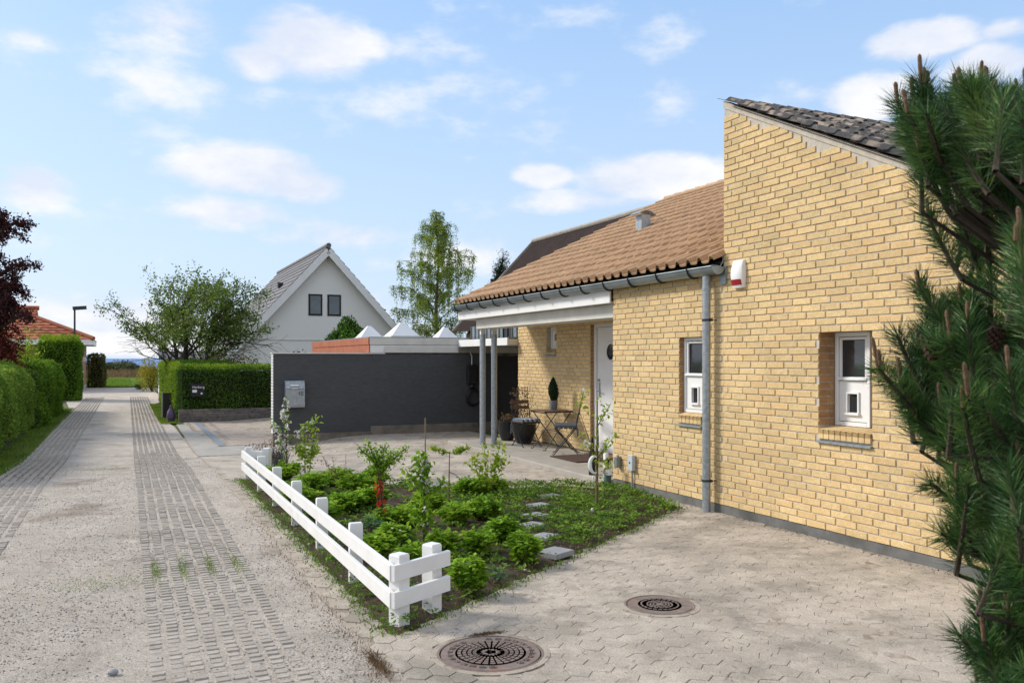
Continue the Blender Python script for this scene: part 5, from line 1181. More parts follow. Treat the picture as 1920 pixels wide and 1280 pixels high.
def in_bed(n, poly=BED):
    P = np.array(poly); t = rng.uniform(P[:, 0].min(), P[:, 0].max(), n); s = rng.uniform(P[:, 1].min(), P[:, 1].max(), n)
    c = np.zeros(n, bool); m = len(P)
    for i in range(m):
        (x1, y1), (x2, y2) = P[i], P[(i+1) % m]; k = ((y1 > s) != (y2 > s)); c ^= k & (t < (x2-x1)*(s-y1)/(y2-y1+1e-12)+x1)
    return t[c], s[c]
# ground cover: rosettes of small leaves, denser on the house side
t, s = in_bed(20000); dens = .60+.46*sm((t+3.2)/1.6)+.62*np.sin(t*4.3+np.sin(s*3.1)*1.5)*np.sin(s*3.7+t*1.1); dens -= .28*(t < -2.6)
STEP = [G(*q, .06) for q in ((1033, 930), (1011, 947), (1003, 966), (998, 984), (1021, 1005), (1041, 1034))]
k = rng.random(len(t)) < dens*.62
for a_, b_ in STEP: k &= np.hypot(t-a_, s-b_) > .17
t, s = t[k], s[k]; nl = 7
T = np.repeat(t, nl); S = np.repeat(s, nl); a = rng.uniform(0, 6.28, len(T)); rr2 = rng.uniform(.0, .035, len(T)); hh = np.repeat(rng.uniform(.0, .05, len(t)), nl)
Pp = np.c_[T+rr2*np.cos(a), S+rr2*np.sin(a), .045+hh+rng.uniform(0, .02, len(T))]
D = np.c_[np.cos(a), np.sin(a), rng.uniform(.0, .9, len(T))]; NN = np.c_[rng.normal(0, .3, len(T)), rng.normal(0, .3, len(T)), np.ones(len(T))]
L_ = np.repeat(rng.uniform(.018, .050, len(t)), nl)*rng.uniform(.7, 1.2, len(T))
setp(link('ground_cover', leafmesh('ground_cover', Pp, D, NN, L_, L_*.55, M['lf_cover'], .2)), kind='stuff')
t, s = in_bed(9000); k = np.ones(len(t), bool)
for a_, b_ in STEP: k &= np.hypot(t-a_, s-b_) > .16
t, s = t[k], s[k]; n = len(t); Pp = np.c_[t, s, .045+rng.random(n)*.015]; leaves('leaf_litter', Pp, .022, M['lf_dry'], rng=rng, up=.0, kind='stuff')
t, s = in_bed(260); b = MB()
for x, y in zip(t, s): r = rg.uniform(.005, .016); b.sphere((x, y, .045), (r, r*.8, r*.6), 5)
b.build('soil_stones', M['pebble'], kind='stuff')
# weeds spilling along the fence and the edges
def tuft(poly, n, h, mat, name, w=.006, zz=.01, lean=.5):
    P = np.array(poly, float); q = rng.random(n)*(len(P)-1); i = q.astype(int); f = (q-i)[:, None]; base_ = P[i]*(1-f)+P[i+1]*f; base_ = base_+rng.normal(0, .05, (n, 2))
    z = gz(base_[:, 0], base_[:, 1])+zz; D = np.c_[rng.normal(0, lean, (n, 2)), np.ones(n)]
    L_ = h*rng.uniform(.4, 1.2, n); return setp(link(name, leafmesh(name, np.c_[base_, z], D, rdir(rng, n), L_, w, M[mat], .1)), kind='stuff')
tuft([(-4.38, -2.55), (-4.38, 4.7)], 2600, .028, 'lf_cover', 'edge_weeds', .010)
tuft([(-4.6, -3.6), (-4.6, -1.5), (-4.6, 2)], 500, .03, 'lf_dry', 'edge_weeds', .006)
tuft([BED[0], BED[1], BED[2]], 2200, .030, 'lf_cover', 'edge_weeds', .011)
def bush(px, py, wpx, top, mat, label, size=.062, n=1000, group='leafy bushes in the flower bed', cat='bush', aspect=.55, name='leafy_bush', flowers=0):
    t, s = G(px, py, .03); Y = toW(t, s).y; r = wpx*Y/1600/2; h = max((py-top)*Y/1600*1.12, .12)
    B_ = thing(name, label, cat, (t, s, .03), group)
    n = int(n*(r/.17)*(h/.3)**.5); stems = max(9, int(26*r/.17)); b = MB(); P = []; Dd = []
    for k in range(stems):
        a = rng.uniform(0, 6.28); q = rng.random()**.6; e = Vector((t+r*q*math.cos(a)*.92, s+r*q*math.sin(a)*.92, .03+h*(1-.45*q*q)*rng.uniform(.75, 1.0)))
        p0 = Vector((t+.03*math.cos(a), s+.03*math.sin(a), .03)); m = (p0+e)/2+Vector((.03*math.cos(a), .03*math.sin(a), .02)); b.tube([p0, m, e], [.004, .003, .002], 3, cap=False)
        nl = max(4, n//stems)
        for j in range(nl):
            u = rng.random()**.6; pt = p0.lerp(m, u*2) if u < .5 else m.lerp(e, u*2-1); P.append(pt+Vector(rng.normal(0, .018, 3))); aa = rng.uniform(0, 6.28); Dd.append((math.cos(aa)+.5*math.cos(a), math.sin(aa)+.5*math.sin(a), rng.uniform(-.25, .5)))
    b.build('stems', M['barkgreen'], B_); P = np.array(P); Dd = np.array(Dd); m = len(P); NN = np.c_[rng.normal(0, .35, (m, 2)), np.ones(m)]
    L_ = size*rng.uniform(.6, 1.25, m); me = leafmesh('leaves', P-np.array(OFF[B_.name]), Dd, NN, L_, L_*aspect, M[mat], .18); link('leaves', me, B_)
    if flowers:
        c = P[P[:, 2] > np.quantile(P[:, 2], .8)]; c = c[rng.integers(0, len(c), flowers)]; fb = MB()
        for p in c: fb.sphere(tuple(p+np.array([0, 0, .015])), (.010, .010, .007), 6)
        fb.build('flowers', M['flower_w'], B_)
    return B_
BL = [(528, 905, 100, 866, 'below the blossoming sapling at the far end of the bed'), (580, 925, 90, 890, 'between the far fence posts and the staked currant'),
 (628, 912, 80, 878, 'at the back of the bed beside the pale thorny shrub'), (668, 925, 80, 888, 'in front of the paving, left of the red flowered standard'), (560, 950, 80, 912, 'close behind the fourth fence post from the far end'),
 (650, 962, 84, 925, 'midway behind the long fence'), (700, 955, 76, 915, 'just left of the red flowered standard'), (700, 912, 60, 880, 'small one behind the red flowered standard'),
 (762, 985, 84, 950, 'right of the red flowered standard foot'), (800, 962, 76, 925, 'behind the blossoming tree with the tall stake'), (742, 1022, 74, 985, 'nearest the fence, with white petals on it', 3),
 (706, 1048, 74, 1008, 'tight behind the last long rail before the corner post'), (828, 1042, 80, 1000, 'yellowish one right of the stake foot'), (772, 1062, 70, 1022, 'inside the near fence corner'),
 (850, 985, 70, 948, 'in the middle of the bed below the T-shaped sapling'), (908, 975, 72, 932, 'right of the middle, below the three-stemmed currant'), (878, 932, 56, 898, 'at the back right of the T-shaped sapling'),
 (918, 925, 70, 893, 'at the foot of the three-stemmed currant'), (896, 1042, 84, 996, 'broad one left of the nearest stepping stones'), (942, 1022, 76, 975, 'tall one beside the second stepping stone from the camera'),
 (982, 1055, 64, 1002, 'touching the nearest stepping stone'), (878, 1112, 66, 1045, 'at the near fence end with tiny white flowers', 5), (724, 985, 60, 955, 'low one in front of the red flowered standard'), (610, 980, 66, 945, 'young one behind the third fence post from the corner')]
for q in BL: bush(q[0], q[1], q[2], q[3], 'lf_bush', 'bright green leafy bush '+q[4], flowers=q[5] if len(q) > 5 else 0)
bush(692, 1005, 56, 968, 'lf_blue', 'blue-green sedum clump behind the fence rail', .045, 420, None, 'plant', .5, 'sedum')
bush(926, 1092, 44, 1062, 'lf_blue', 'small blue-green feathery plant near the right bed edge', .05, 300, None, 'plant', .3, 'feathery_plant')
bush(640, 965, 26, 935, 'lf_young', 'pale upright iris-like leaves in the open soil', .10, 60, None, 'plant', .14, 'iris_clump')
# lavender
for (px, py, tp, lb) in ((492, 888, 858, 'dark lavender clump right behind the far fence end'), (522, 880, 850, 'greyish lavender clump beneath the blossoming sapling')):
    t, s = G(px, py, .03); LV = thing('lavender', lb, 'lavender', (t, s, .03), 'lavender clumps at the far end of the bed'); n = 260; a = rng.uniform(0, 6.28, n); r_ = rng.random(n)*.16; h = rng.uniform(.1, .36, n)
    leaves('stems', np.c_[t+r_*np.cos(a), s+r_*np.sin(a), np.full(n, .03)], .30, M['lf_lav'], LV, rng=rng, up=3.0, aspect=.02); leaves('flower_spikes', np.c_[t+r_*1.6*np.cos(a), s+r_*1.6*np.sin(a), .08+h], .035, M['lf_purple'], LV, rng=rng, up=2.5, aspect=.3, kind='stuff')
def curve(p, q, bend=(0, 0, 0), n=6):
    p, q, m = Vector(p), Vector(q), (Vector(p)+Vector(q))/2+Vector(bend); return [p*(1-u)**2+m*2*u*(1-u)+q*u*u for u in [i/n for i in range(n+1)]]
def along(paths, n, jitter, u0=0.):
    P = []
    for _ in range(n):
        c = paths[rng.integers(0, len(paths))]; u = (u0+(1-u0)*rng.random())*(len(c)-1); i = min(int(u), len(c)-2); P.append(c[i].lerp(c[i+1], u-i)+Vector(rng.normal(0, jitter, 3)))
    return np.array(P)
def sapling(px, py, label, cat, arms, r0, leaf, fl=None, name='sapling', stake=None, group=None):
    """arms: list of (from px,py) -> (to px,py[,depth shift]) in the plane of the trunk"""
    t, s = G(px, py, .03); Y = toW(t, s).y; root = thing(name, label, cat, (t, s, .03), group); paths = []; b = MB()
    for k, a in enumerate(arms):
        dy = a[4] if len(a) > 4 else 0; p = PZ(a[0], a[1], Y+(a[5] if len(a) > 5 else 0)); q = PZ(a[2], a[3], Y+dy); c = curve(p, q, (rg.uniform(-.01, .01), 0, .02)); r = r0*(1 if k == 0 else .55); paths.append(c); b.tube(c, [r*(1-.55*i/(len(c)-1)) for i in range(len(c))], 6)
    b.build('branches', M['barkgreen'], root)
    if leaf: P = along([paths[i] for i in leaf[3]] if len(leaf) > 3 else paths, leaf[0], leaf[1], .15); leaves('leaves', P, leaf[2], M[leaf[4] if len(leaf) > 4 else 'lf_bush'], root, rng=rng, up=.2, aspect=.62)
    if fl:
        P = along([paths[i] for i in fl[3]], fl[0], fl[1], fl[5] if len(fl) > 5 else .1); n = len(P)*5; PP = np.repeat(P, 5, 0)+rng.normal(0, fl[2]*.15, (n, 3)); leaves('blossom', PP, fl[2], M[fl[4]], root, rng=rng, up=.3, aspect=.8)
    if stake: b = MB(); b.tube([PZ(stake[0], stake[1], Y-.03), PZ(stake[2], stake[3], Y-.03)], .007, 6); b.build('stake', M['bamboo'], root)
    return root
sapling(538, 905, 'slender sapling covered in white blossom in front of the mailbox', 'tree', [(538, 905, 536, 742), (538, 828, 507, 793), (538, 830, 588, 792), (536, 800, 530, 770), (536, 850, 522, 828)], .012, (260, .022, .04, [0, 1, 2, 3, 4]), (170, .022, .026, [0, 1, 2, 3, 4], 'flower_w', .3), 'blossom_sapling', (535, 905, 536, 850))
sapling(575, 905, 'currant bush with two upright stems and lime leaves left of centre at the back', 'bush', [(572, 905, 572, 792), (578, 905, 592, 786), (574, 860, 558, 838), (580, 860, 594, 838)], .008, (300, .035, .06, [0, 1, 2, 3], 'lf_young'), None, 'currant_bush')
sapling(640, 925, 'pale twiggy thorn shrub with few leaves at the back of the bed', 'shrub', [(640, 925, 605, 855), (640, 925, 622, 858), (645, 925, 625, 880), (648, 925, 648, 852), (652, 925, 672, 885), (640, 900, 672, 892), (645, 900, 610, 872), (630, 880, 600, 865)], .005, (150, .016, .024, [0, 1, 2, 3, 4, 5, 6, 7], 'lf_dry'), None, 'thorn_shrub')
sapling(712, 988, 'mop-headed standard with red flowers up its trunk', 'tree', [(712, 988, 713, 870), (713, 905, 705, 870), (713, 880, 672, 838), (713, 885, 690, 832), (713, 880, 722, 834), (714, 885, 764, 838), (713, 890, 750, 850), (716, 985, 717, 900), (709, 985, 708, 900), (713, 888, 700, 846, .12), (713, 888, 735, 848, -.12)], .016, (1050, .028, .032, [1, 2, 3, 4, 5, 6, 9, 10]), (30, .014, .026, [0, 7, 8], 'flower_r', .45), 'flowering_standard')
o = sapling(793, 1045, 'blossoming apple sapling tied to a tall bare stake near the fence corner', 'tree', [(793, 1045, 795, 858), (794, 935, 760, 878), (794, 930, 832, 905), (794, 950, 800, 870), (793, 985, 778, 965), (794, 985, 806, 955), (794, 900, 785, 858)], .011, (430, .028, .055, [0, 1, 2, 3, 4, 5, 6]), (40, .025, .030, [0, 2, 3, 6], 'flower_w', .3), 'apple_sapling')
SK = thing('garden_stake', 'tall bare wooden stake standing behind the apple sapling', 'stake', (*G(797, 972, .03), .03)); t, s = G(797, 972, .03); Y = toW(t, s).y; b = MB(); b.tube([PZ(797, 972, Y), PZ(797.5, 783, Y)], .0062, 6); b.build('pole', M['bamboo'], SK)
sapling(842, 948, 'T-shaped espalier sapling with two level leafy arms', 'tree', [(842, 948, 843, 846), (843, 850, 808, 842), (843, 850, 880, 841), (843, 885, 862, 896)], .009, (190, .014, .042, [1, 2], 'lf_young'), None, 'espalier_sapling')
sapling(915, 930, 'young currant with three leafy stems to the left of the stepping stones', 'bush', [(908, 930, 886, 858), (914, 930, 908, 832), (920, 930, 938, 826), (918, 890, 948, 858)], .007, (330, .034, .058, [0, 1, 2, 3], 'lf_young'), None, 'currant_bush')
sapling(1120, 958, 'young apple tree with open crown in front of the white door', 'tree', [(1120, 958, 1120, 752), (1119, 870, 1086, 770), (1119, 858, 1092, 822), (1120, 860, 1150, 820), (1120, 800, 1146, 756), (1086, 772, 1094, 735), (1120, 880, 1100, 840), (1120, 865, 1142, 870, -.2)], .011, (210, .030, .05, [0, 2, 3, 4, 5, 7], 'lf_young'), (10, .02, .03, [5, 2], 'flower_w', .6), 'apple_tree', (1117, 958, 1118, 835))
OR = thing('hanging_ornament', 'white crescent ornament hanging on the stake of the young apple tree', 'ornament', (*G(1120, 958, .03), .3)); t, s = G(1120, 958, .03); Y = toW(t, s).y; b = MB()
c = [PZ(1117+9*math.cos(a)-2, 871-16*math.sin(a), Y-.04) for a in np.linspace(R(60), R(300), 10)]; b.tube(c, [.005, .013, .018, .021, .022, .022, .02, .016, .01, .005], 8); b.build('crescent', M['white'], OR, smooth=True)
b = MB(); p = PZ(1112, 892, Y-.04); [b.tube([p, p+Vector((rg.uniform(-.02, .03), 0, -.06))], [.008, .002], 4) for _ in range(6)]; b.build('tassel', M['white'], OR)
WS = thing('white_stone', 'small white lump at the foot of the young apple tree', 'stone', (*G(1112, 962, .03), .03)); t, s = G(1112, 962, .04); b = MB(); b.sphere((t, s, .07), (.03, .025, .03), 8); b.build('lump', M['white'], WS, smooth=True)
# stepping stones
for i, (px, py, w, lb) in enumerate([(1033, 930, 44, 'farthest, half covered stepping stone'), (1011, 947, 44, 'stepping stone second from the house'), (1003, 966, 50, 'third stepping stone counted from the house'), (998, 984, 50, 'stepping stone half hidden by weeds in the middle of the path'), (1021, 1005, 50, 'stepping stone behind the last leafy bush, second nearest the camera'), (1041, 1034, 64, 'nearest stepping stone at the edge of the paving')]):
    t, s = G(px, py, .06); ww = w*toW(t, s).y/1600/1.15; SS = thing('stepping_stone', lb, 'stepping stone', (t, s, .05), 'grey stepping stones across the bed'); a = R(24+rg.uniform(-9, 9)); b = MB(); c, sn = math.cos(a), math.sin(a); h = ww/2; v = []
    for z, k in ((.03, 1), (.068, 1), (.073, .98)):
        for x, y in ((-h, -h*.85), (h, -h*.85), (h, h*.85), (-h, h*.85)): v.append((t+(x*c-y*sn)*k, s+(x*sn+y*c)*k, z))
    b.add(v, [(8, 9, 10, 11)]+[(q+l*4, (q+1) % 4+l*4, (q+1) % 4+(l+1)*4, q+(l+1)*4) for l in range(2) for q in range(4)]); b.build('slab', M['slate'], SS)

# ================================================================ GRASS, FIELD, DUNE
def blades(name, t, s, h, w, mat, lean=.35, z=.01):
    n = len(t); D = np.c_[rng.normal(0, lean, (n, 2)), np.ones(n)]; L_ = h*rng.uniform(.5, 1.2, n)
    return setp(link(name, leafmesh(name, np.c_[t, s, gz(t, s)+z], D, rdir(rng, n), L_, w, M[mat], .05)), kind='stuff')
n = 13000; s = 6.7+20.5*rng.random(n)**1.3; t = -7.95+rng.beta(1, 1.3, n)*.56; blades('verge_grass', t, s, .055, .012, 'lf_grass')
n = 9000; s = rng.uniform(17.9, 29, n); t = -4.88+rng.random(n)*.55; blades('verge_grass', t, s, .05, .016, 'lf_grass')
n = 1000; t = rng.normal(-6.0, .22, n); s = rng.normal(-.55, .16, n)+rng.choice([0, 7.5], n, p=[.6, .4]); blades('lane_moss', t, s, .014, .005, 'lf_grass', .8)
n = 1500; k = rng.choice([-5.60, -5.40, -5.20, -5.0], n)+rng.normal(0, .02, n); blades('lane_moss', k, rng.normal(-.30, .22, n), .014, .005, 'lf_grass', .8)
n = 900; blades('lane_moss', rng.normal(-5.76, .03, n), rng.normal(-3.45, .18, n), .02, .006, 'lf_grass', .8)
n = 700; blades('manhole_moss', MH[0][0]+rng.normal(.10, .05, n), MH[0][1]+.31+rng.normal(0, .012, n), .014, .005, 'lf_dry', .8)
n = 600; blades('edge_grass', rng.normal(-4.58, .02, n), rng.normal(-3.0, .12, n), .03, .004, 'lf_dry', .6)
n = 15000; t = rng.uniform(-24, -1, n); s = 76+rng.random(n)*26; blades('reeds', t*1.3, s, .75, .05, 'lf_dry', .18)
n = 26000; s = 52+rng.random(n)**1.4*24; t = rng.uniform(-14, -3.6, n); blades('field_grass', t, s, .10, .05, 'lf_grass', .4)
def blob_shrub(name, label, t, s, z, r, h, n, size, mat, group=None, core=True, cat='shrub'):
    B_ = thing(name, label, cat, (t, s, z), group); P = []
    lumps = [(rng.uniform(-.55, .55)*r, rng.uniform(-.5, .5)*r, rng.uniform(.3, .75)*h, rng.uniform(.35, .6)) for _ in range(7)]+[(0, 0, h*.4, .7)]
    if core == 2: lumps = [(-.40*r, 0, .60*h, .42), (.05*r, .1*r, .76*h, .42), (.48*r, 0, .64*h, .40), (-.1*r, -.3*r, .55*h, .5), (0, 0, .40*h, .85), (.2*r, -.2*r, .3*h, .9)]
    for (x, y, zz, q) in lumps:
        m = n//len(lumps); d = rdir(rng, m); rad = rng.random(m)**.25; P.append(np.c_[t+x+d[:, 0]*r*q*rad, s+y+d[:, 1]*r*q*rad, np.maximum(z+zz+d[:, 2]*h*q*.7*rad, z+.02)])
    P = np.concatenate(P); c = np.array([t, s, z+h*.4]); leaves('foliage', P, size, M[mat], B_, rng=rng, out=unit(P-c), up=.2)
    if core == 2:
        b = MB(); [b.sphere((t+x, s+y, z+zz), (r*q*.86, r*q*.86, h*q*.6), 10) for (x, y, zz, q) in lumps]; b.build('dark_core', M['lf_core'], B_)  # solid dark spheres, shade inside the crown painted in
    b = MB(); [b.tube([(t, s, z-.05), (t+x*.8, s+y*.8, z+zz)], [.04*r, .015*r], 5) for (x, y, zz, q) in lumps]; b.build('stems', M['bark'], B_); return B_
# dune shrubs at the end of the field
n = 9000; t = rng.uniform(-34, 6, n); s = rng.uniform(100, 112, n); Pp = np.c_[t, s, -.1+rng.random(n)*(.45+.35*np.sin(t*.8)*np.sin(t*.31+1))]; leaves('dune_scrub', Pp, .38, M['lf_dune'], rng=rng, kind='stuff')
for (px, r, h, lb) in ((182, 1.6, 1.0, 'low dark dune shrub left of the dip'), (203, 2.6, 1.55, 'tallest dune shrub in the middle above the meadow'), (222, 2.6, 1.45, 'broad dune shrub beside the tallest one'), (245, 1.8, .95, 'low dune shrub to the right above the reeds')):
    t, s = toL2(px, 96); blob_shrub('dune_shrub', lb, t, s, -.16, r, h, 2600, .22, 'lf_dune', 'shrubs on the dune')
t, s = toL2(282, 47); blob_shrub('yellow_shrub', 'yellow flowering shrub at the lane end beside the white shed', t+.1, s, -.16, .75, 1.75, 2600, .09, 'lf_yellow')
t, s = toL2(262, 50); blob_shrub('small_dark_shrub', 'tiny dark tuft on the grass edge left of the yellow shrub', t, s, -.16, .35, .35, 260, .08, 'lf_dark')
# pine needles and bits of bark blown over the paving
n = 1500; t = -.05-4.2*rng.random(n)**1.5; s = rng.uniform(-5, .6, n); k = np.array([not inpoly(a_, b_, BED) for a_, b_ in zip(t, s)]); t, s = t[k], s[k]; n = len(t); a = rng.normal(.5, .9, n)
setp(link('fallen_needles', leafmesh('fallen_needles', np.c_[t, s, np.full(n, .0125)], np.c_[np.cos(a), np.sin(a), rng.normal(0, .02, n)], np.tile([0, 0, 1.], (n, 1)), rng.uniform(.02, .085, n), .0035, M['twig'], .3)), kind='stuff')
n = 420; t = -.02-.10*rng.random(n)**2-rng.random(n)*.02; s = rng.uniform(-4.2, 2.0, n); leaves('litter_at_wall', np.c_[t, s, np.full(n, .013)], .016, M['lf_dry'], rng=rng, up=0, kind='stuff')
# ================================================================ TREES
def grow(rg_, p, d, ln, r, depth, par, segs, tips):
    """recursive branching: par = dict(split, spread, shrink, gravity, wob, nseg)"""
    n = par['nseg']; pts = [p.copy()]; q = p.copy(); dd = d.copy()
    for i in range(n):
        dd = (dd+Vector([rg_.gauss(0, par['wob']) for _ in range(3)])+Vector((0, 0, par['grav'][min(depth, len(par['grav'])-1)]))).normalized(); q = q+dd*(ln/n); pts.append(q.copy())
    segs.append((pts, r, depth))
    if depth >= par['depth']: tips.append(pts); return
    k = par['split'][min(depth, len(par['split'])-1)]
    for i in range(k):
        u = par['from']+(1-par['from'])*(i+rg_.random())/k if depth else par['from0']+(1-par['from0'])*(i+rg_.random())/k; j = min(int(u*n), n-1); bp = pts[j].lerp(pts[j+1], u*n-j)
        ax = Vector([rg_.gauss(0, 1) for _ in range(3)]); ax = (ax-dd*ax.dot(dd)).normalized(); an = R(rg_.uniform(*par['spread'])); nd = (dd*math.cos(an)+ax*math.sin(an)).normalized()
        grow(rg_, bp, nd, ln*par['shrink']*rg_.uniform(.7, 1.15)*(1-.35*u if depth == 0 else 1), r*.5, depth+1, par, segs, tips)
    if depth: tips.append(pts[len(pts)//2:])
def tree(name, label, at, par, mat, leaf_n, size, jit, bark='bark', stems=1, seed=1, ln=2., r=.12, cat='tree', tilt=.15, aspect=.6, drop=None, keep=None):
    rg_ = random.Random(seed); T = thing(name, label, cat, at); segs = []; tips = []
    for k in range(stems):
        a = 6.28*k/stems+rg_.random(); d = Vector((math.cos(a)*tilt, math.sin(a)*tilt, 1)).normalized(); grow(rg_, Vector(at)+Vector((math.cos(a)*.1, math.sin(a)*.1, 0))*(stems > 1), d, ln*rg_.uniform(.85, 1.1), r, 0, par, segs, tips)
    tr = MB(); lb = MB()
    for pts, rr_, dp in segs:
        rads = [max(rr_*(1-.55*i/(len(pts)-1)), .004) for i in range(len(pts))]; (tr if dp == 0 else lb).tube(pts, rads, 8 if dp == 0 else (5 if dp == 1 else 3), cap=False)
    tr.build('trunk', M[bark], T, smooth=True); lb.build('branches', M[bark], T)
    P = []; w = [sum((b_-a_).length for a_, b_ in zip(t_, t_[1:])) for t_ in tips]; tot = sum(w)
    for t_, w_ in zip(tips, w):
        m = max(1, int(leaf_n*w_/tot)); 
        for _ in range(m):
            u = rng.random()**.8*(len(t_)-1); i = min(int(u), len(t_)-2); p = t_[i].lerp(t_[i+1], u-i)
            if drop and rng.random() < drop[0]: p = p-Vector((0, 0, rng.random()*drop[1]))
            P.append(p)
    P = np.array(P)+rng.normal(0, jit, (len(P), 3))
    if keep is not None: P = P[keep(P)]
    leaves('crown', P, size, M[mat], T, rng=rng, up=(-.6 if drop else .1), aspect=aspect); return T
t, s = toL2(366, 29.5)
tree('hawthorn_tree', 'spreading windblown hawthorn tree rising behind the dark hedge', (t, s, -.1), dict(nseg=6, depth=4, split=[5, 4, 4, 3], spread=(18, 46), shrink=.66, grav=[.02, .0, -.02], wob=.11, **{'from': .25, 'from0': .30}), 'lf_olive', 21000, .09, .09, stems=5, seed=12, ln=3.25, r=.09, tilt=.30, keep=lambda P, t0=t: P[:, 2] > 1.4+.5*np.abs(P[:, 0]-t0))
for (px, Y, r, h, lb) in ((440, 27.5, 1.5, 1.9, 'brownish shrub under the right side of the hawthorn'), (500, 26, 1.5, 1.8, 'brownish shrub between hawthorn and the dark wall'), (545, 29, .9, 1.9, 'thin brownish bush just left of the terracotta fascia'), (400, 31, 1.2, 2.0, 'dark shrub right behind the hawthorn stems')):
    t, s = toL2(px, Y); blob_shrub('garden_shrub', lb, t, s, -.1, r, h, 3600, .085, 'lf_brown', 'shrubs behind the dark hedge')
t, s = toL2(652, 27); blob_shrub('round_conifer', 'rounded bright green conifer behind the terracotta fascia', t, s, -.1, 1.0, 2.95, 18000, .085, 'lf_conif', core=2)
t, s = toL2(820, 42)
BT = thing('birch_tree', 'tall weeping birch with light green hanging twigs behind the outbuilding', 'tree', (t, s, -.1)); rb_ = random.Random(4); o_ = Vector((t, s, -.1)); Hh = 9.0
tp = [o_+Vector((.10*math.sin(k*.9), .1*math.cos(k*.7), Hh*k/12)) for k in range(13)]; b = MB(); b.tube(tp, [.16-.0125*k for k in range(13)], 8); b.build('trunk', M['barkgreen'], BT, smooth=True)
b = MB(); P = []
for k in range(46):
    u = .20+.79*(k+rb_.random())/46; p = tp[min(int(u*12), 11)].lerp(tp[min(int(u*12), 11)+1], u*12-int(u*12)); a = k*2.4+rb_.uniform(-.4, .4)
    reach = (2.35 if u < .62 else 2.35*(1-u)/.38*.9+.18)*rb_.uniform(.6, 1.1)*(.75 if u < .3 else 1); q = p+Vector((math.cos(a)*reach, math.sin(a)*reach, reach*rb_.uniform(.30, .62))); c = curve(p, q, (0, 0, .28*reach), 8); b.tube(c, [.04*(1-.1*i)*(1.1-u) for i in range(9)], 4, cap=False)
    for m in range(int(5+reach*6)):
        v = rb_.uniform(.25, 1)*8; i = min(int(v), 7); h0 = c[i].lerp(c[i+1], v-i)+Vector((rb_.uniform(-.25, .25), rb_.uniform(-.25, .25), rb_.uniform(-.05, .15))); l = rb_.uniform(.35, 1.25); sx, sy = rb_.uniform(-.12, .12), rb_.uniform(-.12, .12); st = [h0, h0+Vector((sx, sy, -l*.3)), h0+Vector((sx*1.5, sy*1.5, -l))]; b.tube([c[i]]+st, [.008, .007, .005, .004], 3, cap=False)
        for _ in range(int(28+48*l)): w = rb_.random()*2; j = min(int(w), 1); P.append(st[j].lerp(st[j+1], w-j)+Vector((rb_.gauss(0, .07), rb_.gauss(0, .07), 0)))
b.build('branches', M['bark'], BT); leaves('crown', np.array(P), .078, M['lf_birch'], BT, rng=rng, up=-.8, aspect=.55)
t, s = toL2(965, 38); tree('dark_pine', 'dark pine crown showing beside the brown roof', (t, s, -.1), dict(nseg=6, depth=2, split=[16, 5], spread=(35, 75), shrink=.33, grav=[0, .05, .05], wob=.08, **{'from': .3, 'from0': .45}), 'lf_dark', 7000, .13, .12, seed=3, ln=5.7, r=.14, tilt=.03, aspect=.25)
t, s = toL2(-82, 21); tree('copper_beech', 'tall copper-leaved tree at the left edge of the photo', (t, s, -.1), dict(nseg=8, depth=3, split=[18, 6, 4], spread=(35, 75), shrink=.36, grav=[0, .03, .0], wob=.07, **{'from': .2, 'from0': .28}), 'lf_purple', 21000, .08, .06, seed=9, ln=5.5, r=.14, tilt=.02)
t, s = toL2(-4, 21.5); blob_shrub('red_maple', 'dark red shrubby maple above the left hedge', t-.25, s, .9, .95, 1.6, 6500, .085, 'lf_maple', cat='tree')
t, s = toL2(48, 23); blob_shrub('lime_shrub', 'small pale green bush between red maple and red roof', t, s, .9, .45, 1.55, 420, .09, 'lf_young')

# ================================================================ FOREGROUND PINE
rg.seed(21)
PN = thing('pine_tree', 'large dark green pine with brown candles close to the camera at the right edge', 'pine tree', (*toL(2.35, 2.3), 0)); PN_off = OFF[PN.name]
def PW_(px, py, Y): return PZ(px, py, Y)
trunk = [Vector((*toL(2.35, 2.3), 0)), Vector((*toL(2.2, 2.25), .8)), Vector((*toL(2.0, 2.2), 1.5)), Vector((*toL(1.75, 2.2), 2.1)), Vector((*toL(1.6, 2.2), 2.6))]
b = MB(); b.tube(trunk, [.09, .08, .06, .045, .02], 10); b.build('trunk', M['bark'], PN, smooth=True)
br = MB(); NP, ND, NL = [], [], []; can = MB(); tipn = 0
def xl(y):
    ys = [60, 100, 180, 250, 330, 400, 470, 560, 640, 700, 760, 830, 900, 960, 1000, 1080, 1120, 1180, 1300]
    xs = [1745, 1718, 1690, 1668, 1700, 1735, 1712, 1695, 1655, 1650, 1712, 1745, 1765, 1755, 1812, 1862, 1822, 1792, 1792]
    return float(np.interp(y, ys, xs))
